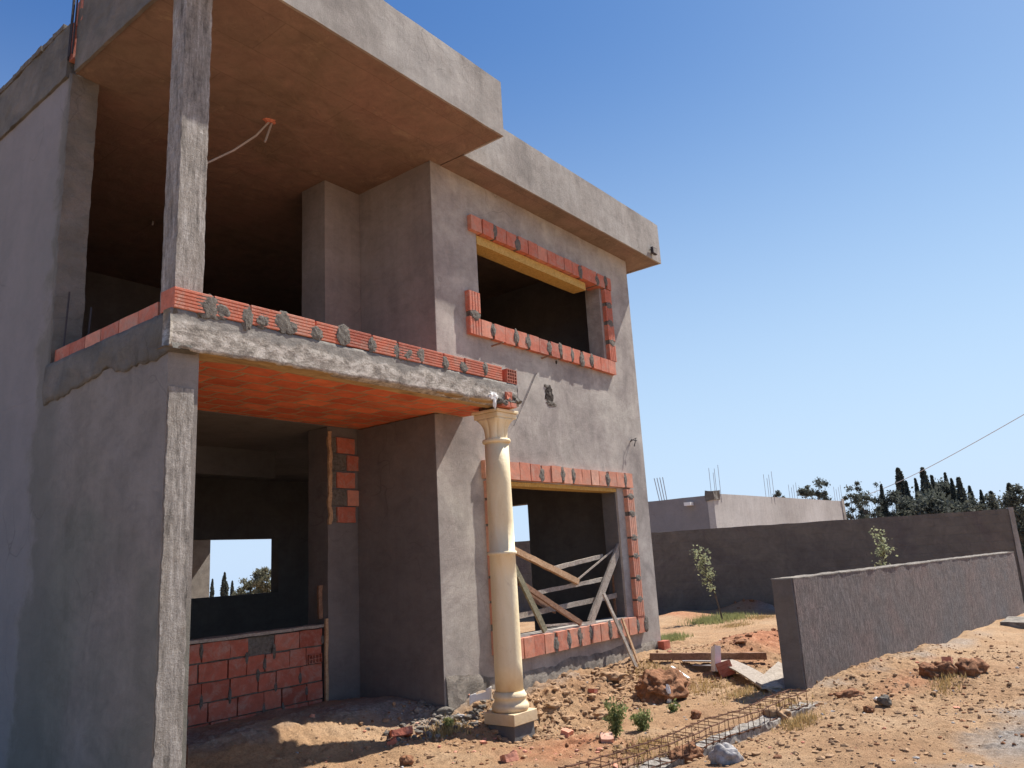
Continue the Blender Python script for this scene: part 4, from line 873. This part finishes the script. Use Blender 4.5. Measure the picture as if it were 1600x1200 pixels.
frag(795, 1190, (.06, .045, .03), 'pale brick piece at the bottom edge right of the column shadow', 7, 'brick_pale')
frag(950, 1160, (.06, .05, .04), 'pink brick corner beside the rebar cage', 9, 'brick_pale')
# torn white sheet by the column
a = onground(734, 1112, .02); mb = MB(); n = 8; V = []; rt = Vector(MROW[0])
for i in range(n+1):
    for j in range(n+1):
        u, v_ = i/n, j/n; V.append(a+rt*(.21*u+.05*v_)+Vector((-.02*v_, .04*v_+.02*math.sin(u*5), .02+.06*u+.12*v_+.02*math.sin(3*u+4*v_))))
f_ = [(i*(n+1)+j, (i+1)*(n+1)+j, (i+1)*(n+1)+j+1, i*(n+1)+j+1) for i in range(n) for j in range(n) if not (j == n-1 and 2 < i < 6)]
o = mb.add(V, f_).build('torn_sheet', M['white'], None, True); md = o.modifiers.new('s', 'SOLIDIFY'); md.thickness = .006
tag(o, 'torn white sheet lying behind the foot of the cream column', 'sheet')
# footing strip and rebar cage
oo = CO
mb = MB(); mb.rbox(-5.0, -.3, -.09, .09, -.2, -.035, .05, .018, 9, 71, .02); tag(oriented(mb, oo, CD).build('footing_strip', M['conc']), 'rough concrete strip under the rusty rebar cage', 'footing')
rc = thing('rebar_cage', 'long rusty rebar cage lying on the concrete strip toward the low wall', 'rebar cage', (7, 3.6, 0))
bars = MB(); sti = MB(); nb_ = 40
def cg(s): return (-4.7+s*4.15, .02*math.sin(s*9)+.015*math.sin(s*23), .0+.012*math.sin(s*14))
for (u, v_) in ((-.09, .0), (.09, .0), (-.09, .13), (.09, .13)):
    oriented(MB().tube([np.array(cg(i/nb_))+(0, u, v_-.01+.004*math.sin(i*1.7+u*40)) for i in range(nb_+1)], .0065, 5), oo, CD).build('long_bar', M['steel'], rc)
for i in range(34):
    s = (i+.5)/34+.006*math.sin(i*5); c_ = np.array(cg(s)); k = .03*math.sin(i*2.3)
    pts = [c_+(k*.3, -.1, -.02), c_+(k, -.1, .13), c_+(k, .1, .13), c_+(k*.3, .1, -.02), c_+(k*.3, -.1, -.02)]
    if i % 5 == 2: pts = pts+[c_+(k+.04, -.06, .03)]
    oriented(MB().tube(pts, .0045, 4), oo, CD).build('stirrup', M['steel'], rc)
# stake near the left pillar
p = onground(292, 1195); tag(MB().tube([p+Vector((0, 0, -.1)), p+Vector((.0, 0, .14))], .005, 5).build('steel_stake', M['steel']), 'thin steel stake in the shade right of the corner pillar', 'stake')
# weeds and grass
def weed(px, py, h, r, n, label, seed, mat='weed', name='weed'):
    p = onground(px, py); rg = np.random.default_rng(seed); e = thing(name, label, 'plant', p); st = MB(); pts = []
    for i in range(12):
        a = rg.uniform(0, 6.28); q = np.array(p)+np.array([math.cos(a)*r*rg.random(), math.sin(a)*r*rg.random(), h*rg.uniform(.55, 1.)]); st.tube([p, (np.array(p)+q)/2+[0, 0, h*.1], q], [.004, .003, .002], 4)
        for k in range(n): s = rg.uniform(.15, 1); pts.append(np.array(p)*(1-s)+q*s+rg.normal(size=3)*.018)
    st.build('stem', M['weed'], e); leaves(np.array(pts), .021, seed, 'leaf_cluster', M[mat], e, .4)
weed(962, 1152, .34, .13, 55, 'taller feathery green weed left of the bushy one', 1)
weed(1007, 1142, .20, .14, 42, 'bushy green weed nearer the large clod', 2)
weed(702, 1137, .08, .06, 14, 'tiny yellowish weed in the grey mortar crumbs', 3, 'grass')
weed(1052, 1112, .08, .1, 14, 'small dark weed under the front of the large clod', 4)
def grass(name, spots, n, h, seed, mat, label):
    rg = np.random.default_rng(seed); V = []
    for cx_, cy_, rx, ry in spots:
        x = cx_+rg.normal(size=n)*rx*.5; y = cy_+rg.normal(size=n)*ry*.5; z = gz(x, y)-.01; hh = h*rg.uniform(.4, 1.2, n); a = rg.uniform(0, 6.28, n); l = hh*.45
        b = np.stack([x, y, z], -1); d = np.stack([np.cos(a), np.sin(a), 0*a], -1)*.006; t = b+np.stack([np.cos(a+1.5)*l, np.sin(a+1.5)*l, hh], -1)
        V.append(np.stack([b-d*1.2, b+d*1.2, t], 1).reshape(-1, 3))
    V = np.concatenate(V); me = bpy.data.meshes.new(name); me.from_pydata(V.tolist(), [], np.arange(len(V)).reshape(-1, 3).tolist()); me.materials.append(M[mat])
    o = bpy.data.objects.new(name, me); C.objects.link(o); tag(o, label, 'grass', None, 'stuff')
def gp(px, py): p = onground(px, py); return p.x, p.y
S = [(*gp(1125, 968), .9, .5), (*gp(1105, 972), .6, .35), (*gp(1145, 965), .6, .4), (*gp(1050, 999), .35, .22), (*gp(1040, 1003), .3, .2)]
grass('green_grass', S, 1000, .11, 1, 'grass', 'green grass at the foot of the sapling and beside the house corner')
S = [(*gp(1150, 977), .6, .3), (*gp(1020, 1050), .5, .2), (*gp(1100, 1075), .6, .35), (*gp(1160, 1085), .5, .2), (*gp(1230, 1115), .5, .2), (*gp(1010, 1175), .4, .2), (*gp(1250, 1130), .3, .14), (*gp(1190, 965), .5, .3), (*gp(1480, 1068), .7, .15), (*gp(700, 1145), .25, .12)]
grass('dry_grass', S, 420, .07, 2, 'dry', 'dry straw coloured grass in thin tufts on the sand')
# curb stone at the right edge
p = onground(1590, 972); tag(MB().rbox(p.x-.5, p.x+.6, p.y-.15, p.y+.2, -.05, .12, .12, .01, 4, 3).build('concrete_slab', M['foot']), 'grey concrete slab at the far end of the low wall', 'slab')
# ------------------------------------------------------------------ fittings, cables
p = at(1019, 393, Y=5.355); fl = thing('floodlight', 'small square floodlight fixed near the right end of the roof fascia', 'lamp', p)
fb = MB(); fb.box(p.x-.07, p.x+.07, p.y-.05, p.y-.01, p.z-.055, p.z+.055); fb.build('housing', M['dark_steel'], fl)
MB().box(p.x-.055, p.x+.055, p.y-.054, p.y-.051, p.z-.042, p.z+.042).build('glass', M['fascia'], fl)
MB().tube([(p.x-.09, p.y+.0, p.z+.0), (p.x-.09, p.y-.04, p.z), (p.x-.07, p.y-.03, p.z)], .006, 5).build('bracket', M['dark_steel'], fl)
# conduit hanging from the terrace ceiling
a = at(421, 190, Z=6.24); pts = [a, a+Vector((-.02, .05, -.07))]
q = at(400, 212, Y=a.y+.1); r_ = at(365, 235, Y=a.y+.25); s_ = at(325, 254, Y=a.y+.45)
tag(MB().tube([a, q, r_, s_, at(300, 275, Y=a.y+.6)], .011, 6).build('conduit', M['plastic']), 'pale flexible conduit hanging in a curve from the terrace ceiling', 'conduit')
tag(MB().tube([a+Vector((.03, 0, 0)), at(414, 222, Y=a.y)], .011, 6).build('conduit', M['plastic']), 'short conduit end hanging straight down beside the curved one', 'conduit')
tag(MB().blob(a+Vector((0, 0, .02)), (.07, .06, .035), 3, 3, .3).build('ceiling_box', M['brick']), 'red junction box in the terrace ceiling', 'junction box')
a = at(240, 340, Y=9.5); b = at(238, 352, Y=9.5); tag(MB().tube([at(241, 315, Y=9.5), a, b], .012, 5).build('conduit', M['plastic']), 'pale conduit end hanging in the dark rear of the terrace', 'conduit')
# power line
def far(px, py, d): return Vector(np.array(CAM)+(MROW.T @ np.array([(px-800)/F, (py-600)/F, 1.]))*d)
a = far(1700, 590, 22); b = far(1340, 778, 75); n = 24
tag(MB().tube([a.lerp(b, i/n)-Vector((0, 0, .35*math.sin(math.pi*i/n))) for i in range(n+1)], [.012+.018*i/n for i in range(n+1)], 4).build('power_line', M['plastic']), 'thin overhead cable sloping down to the trees on the right', 'cable')
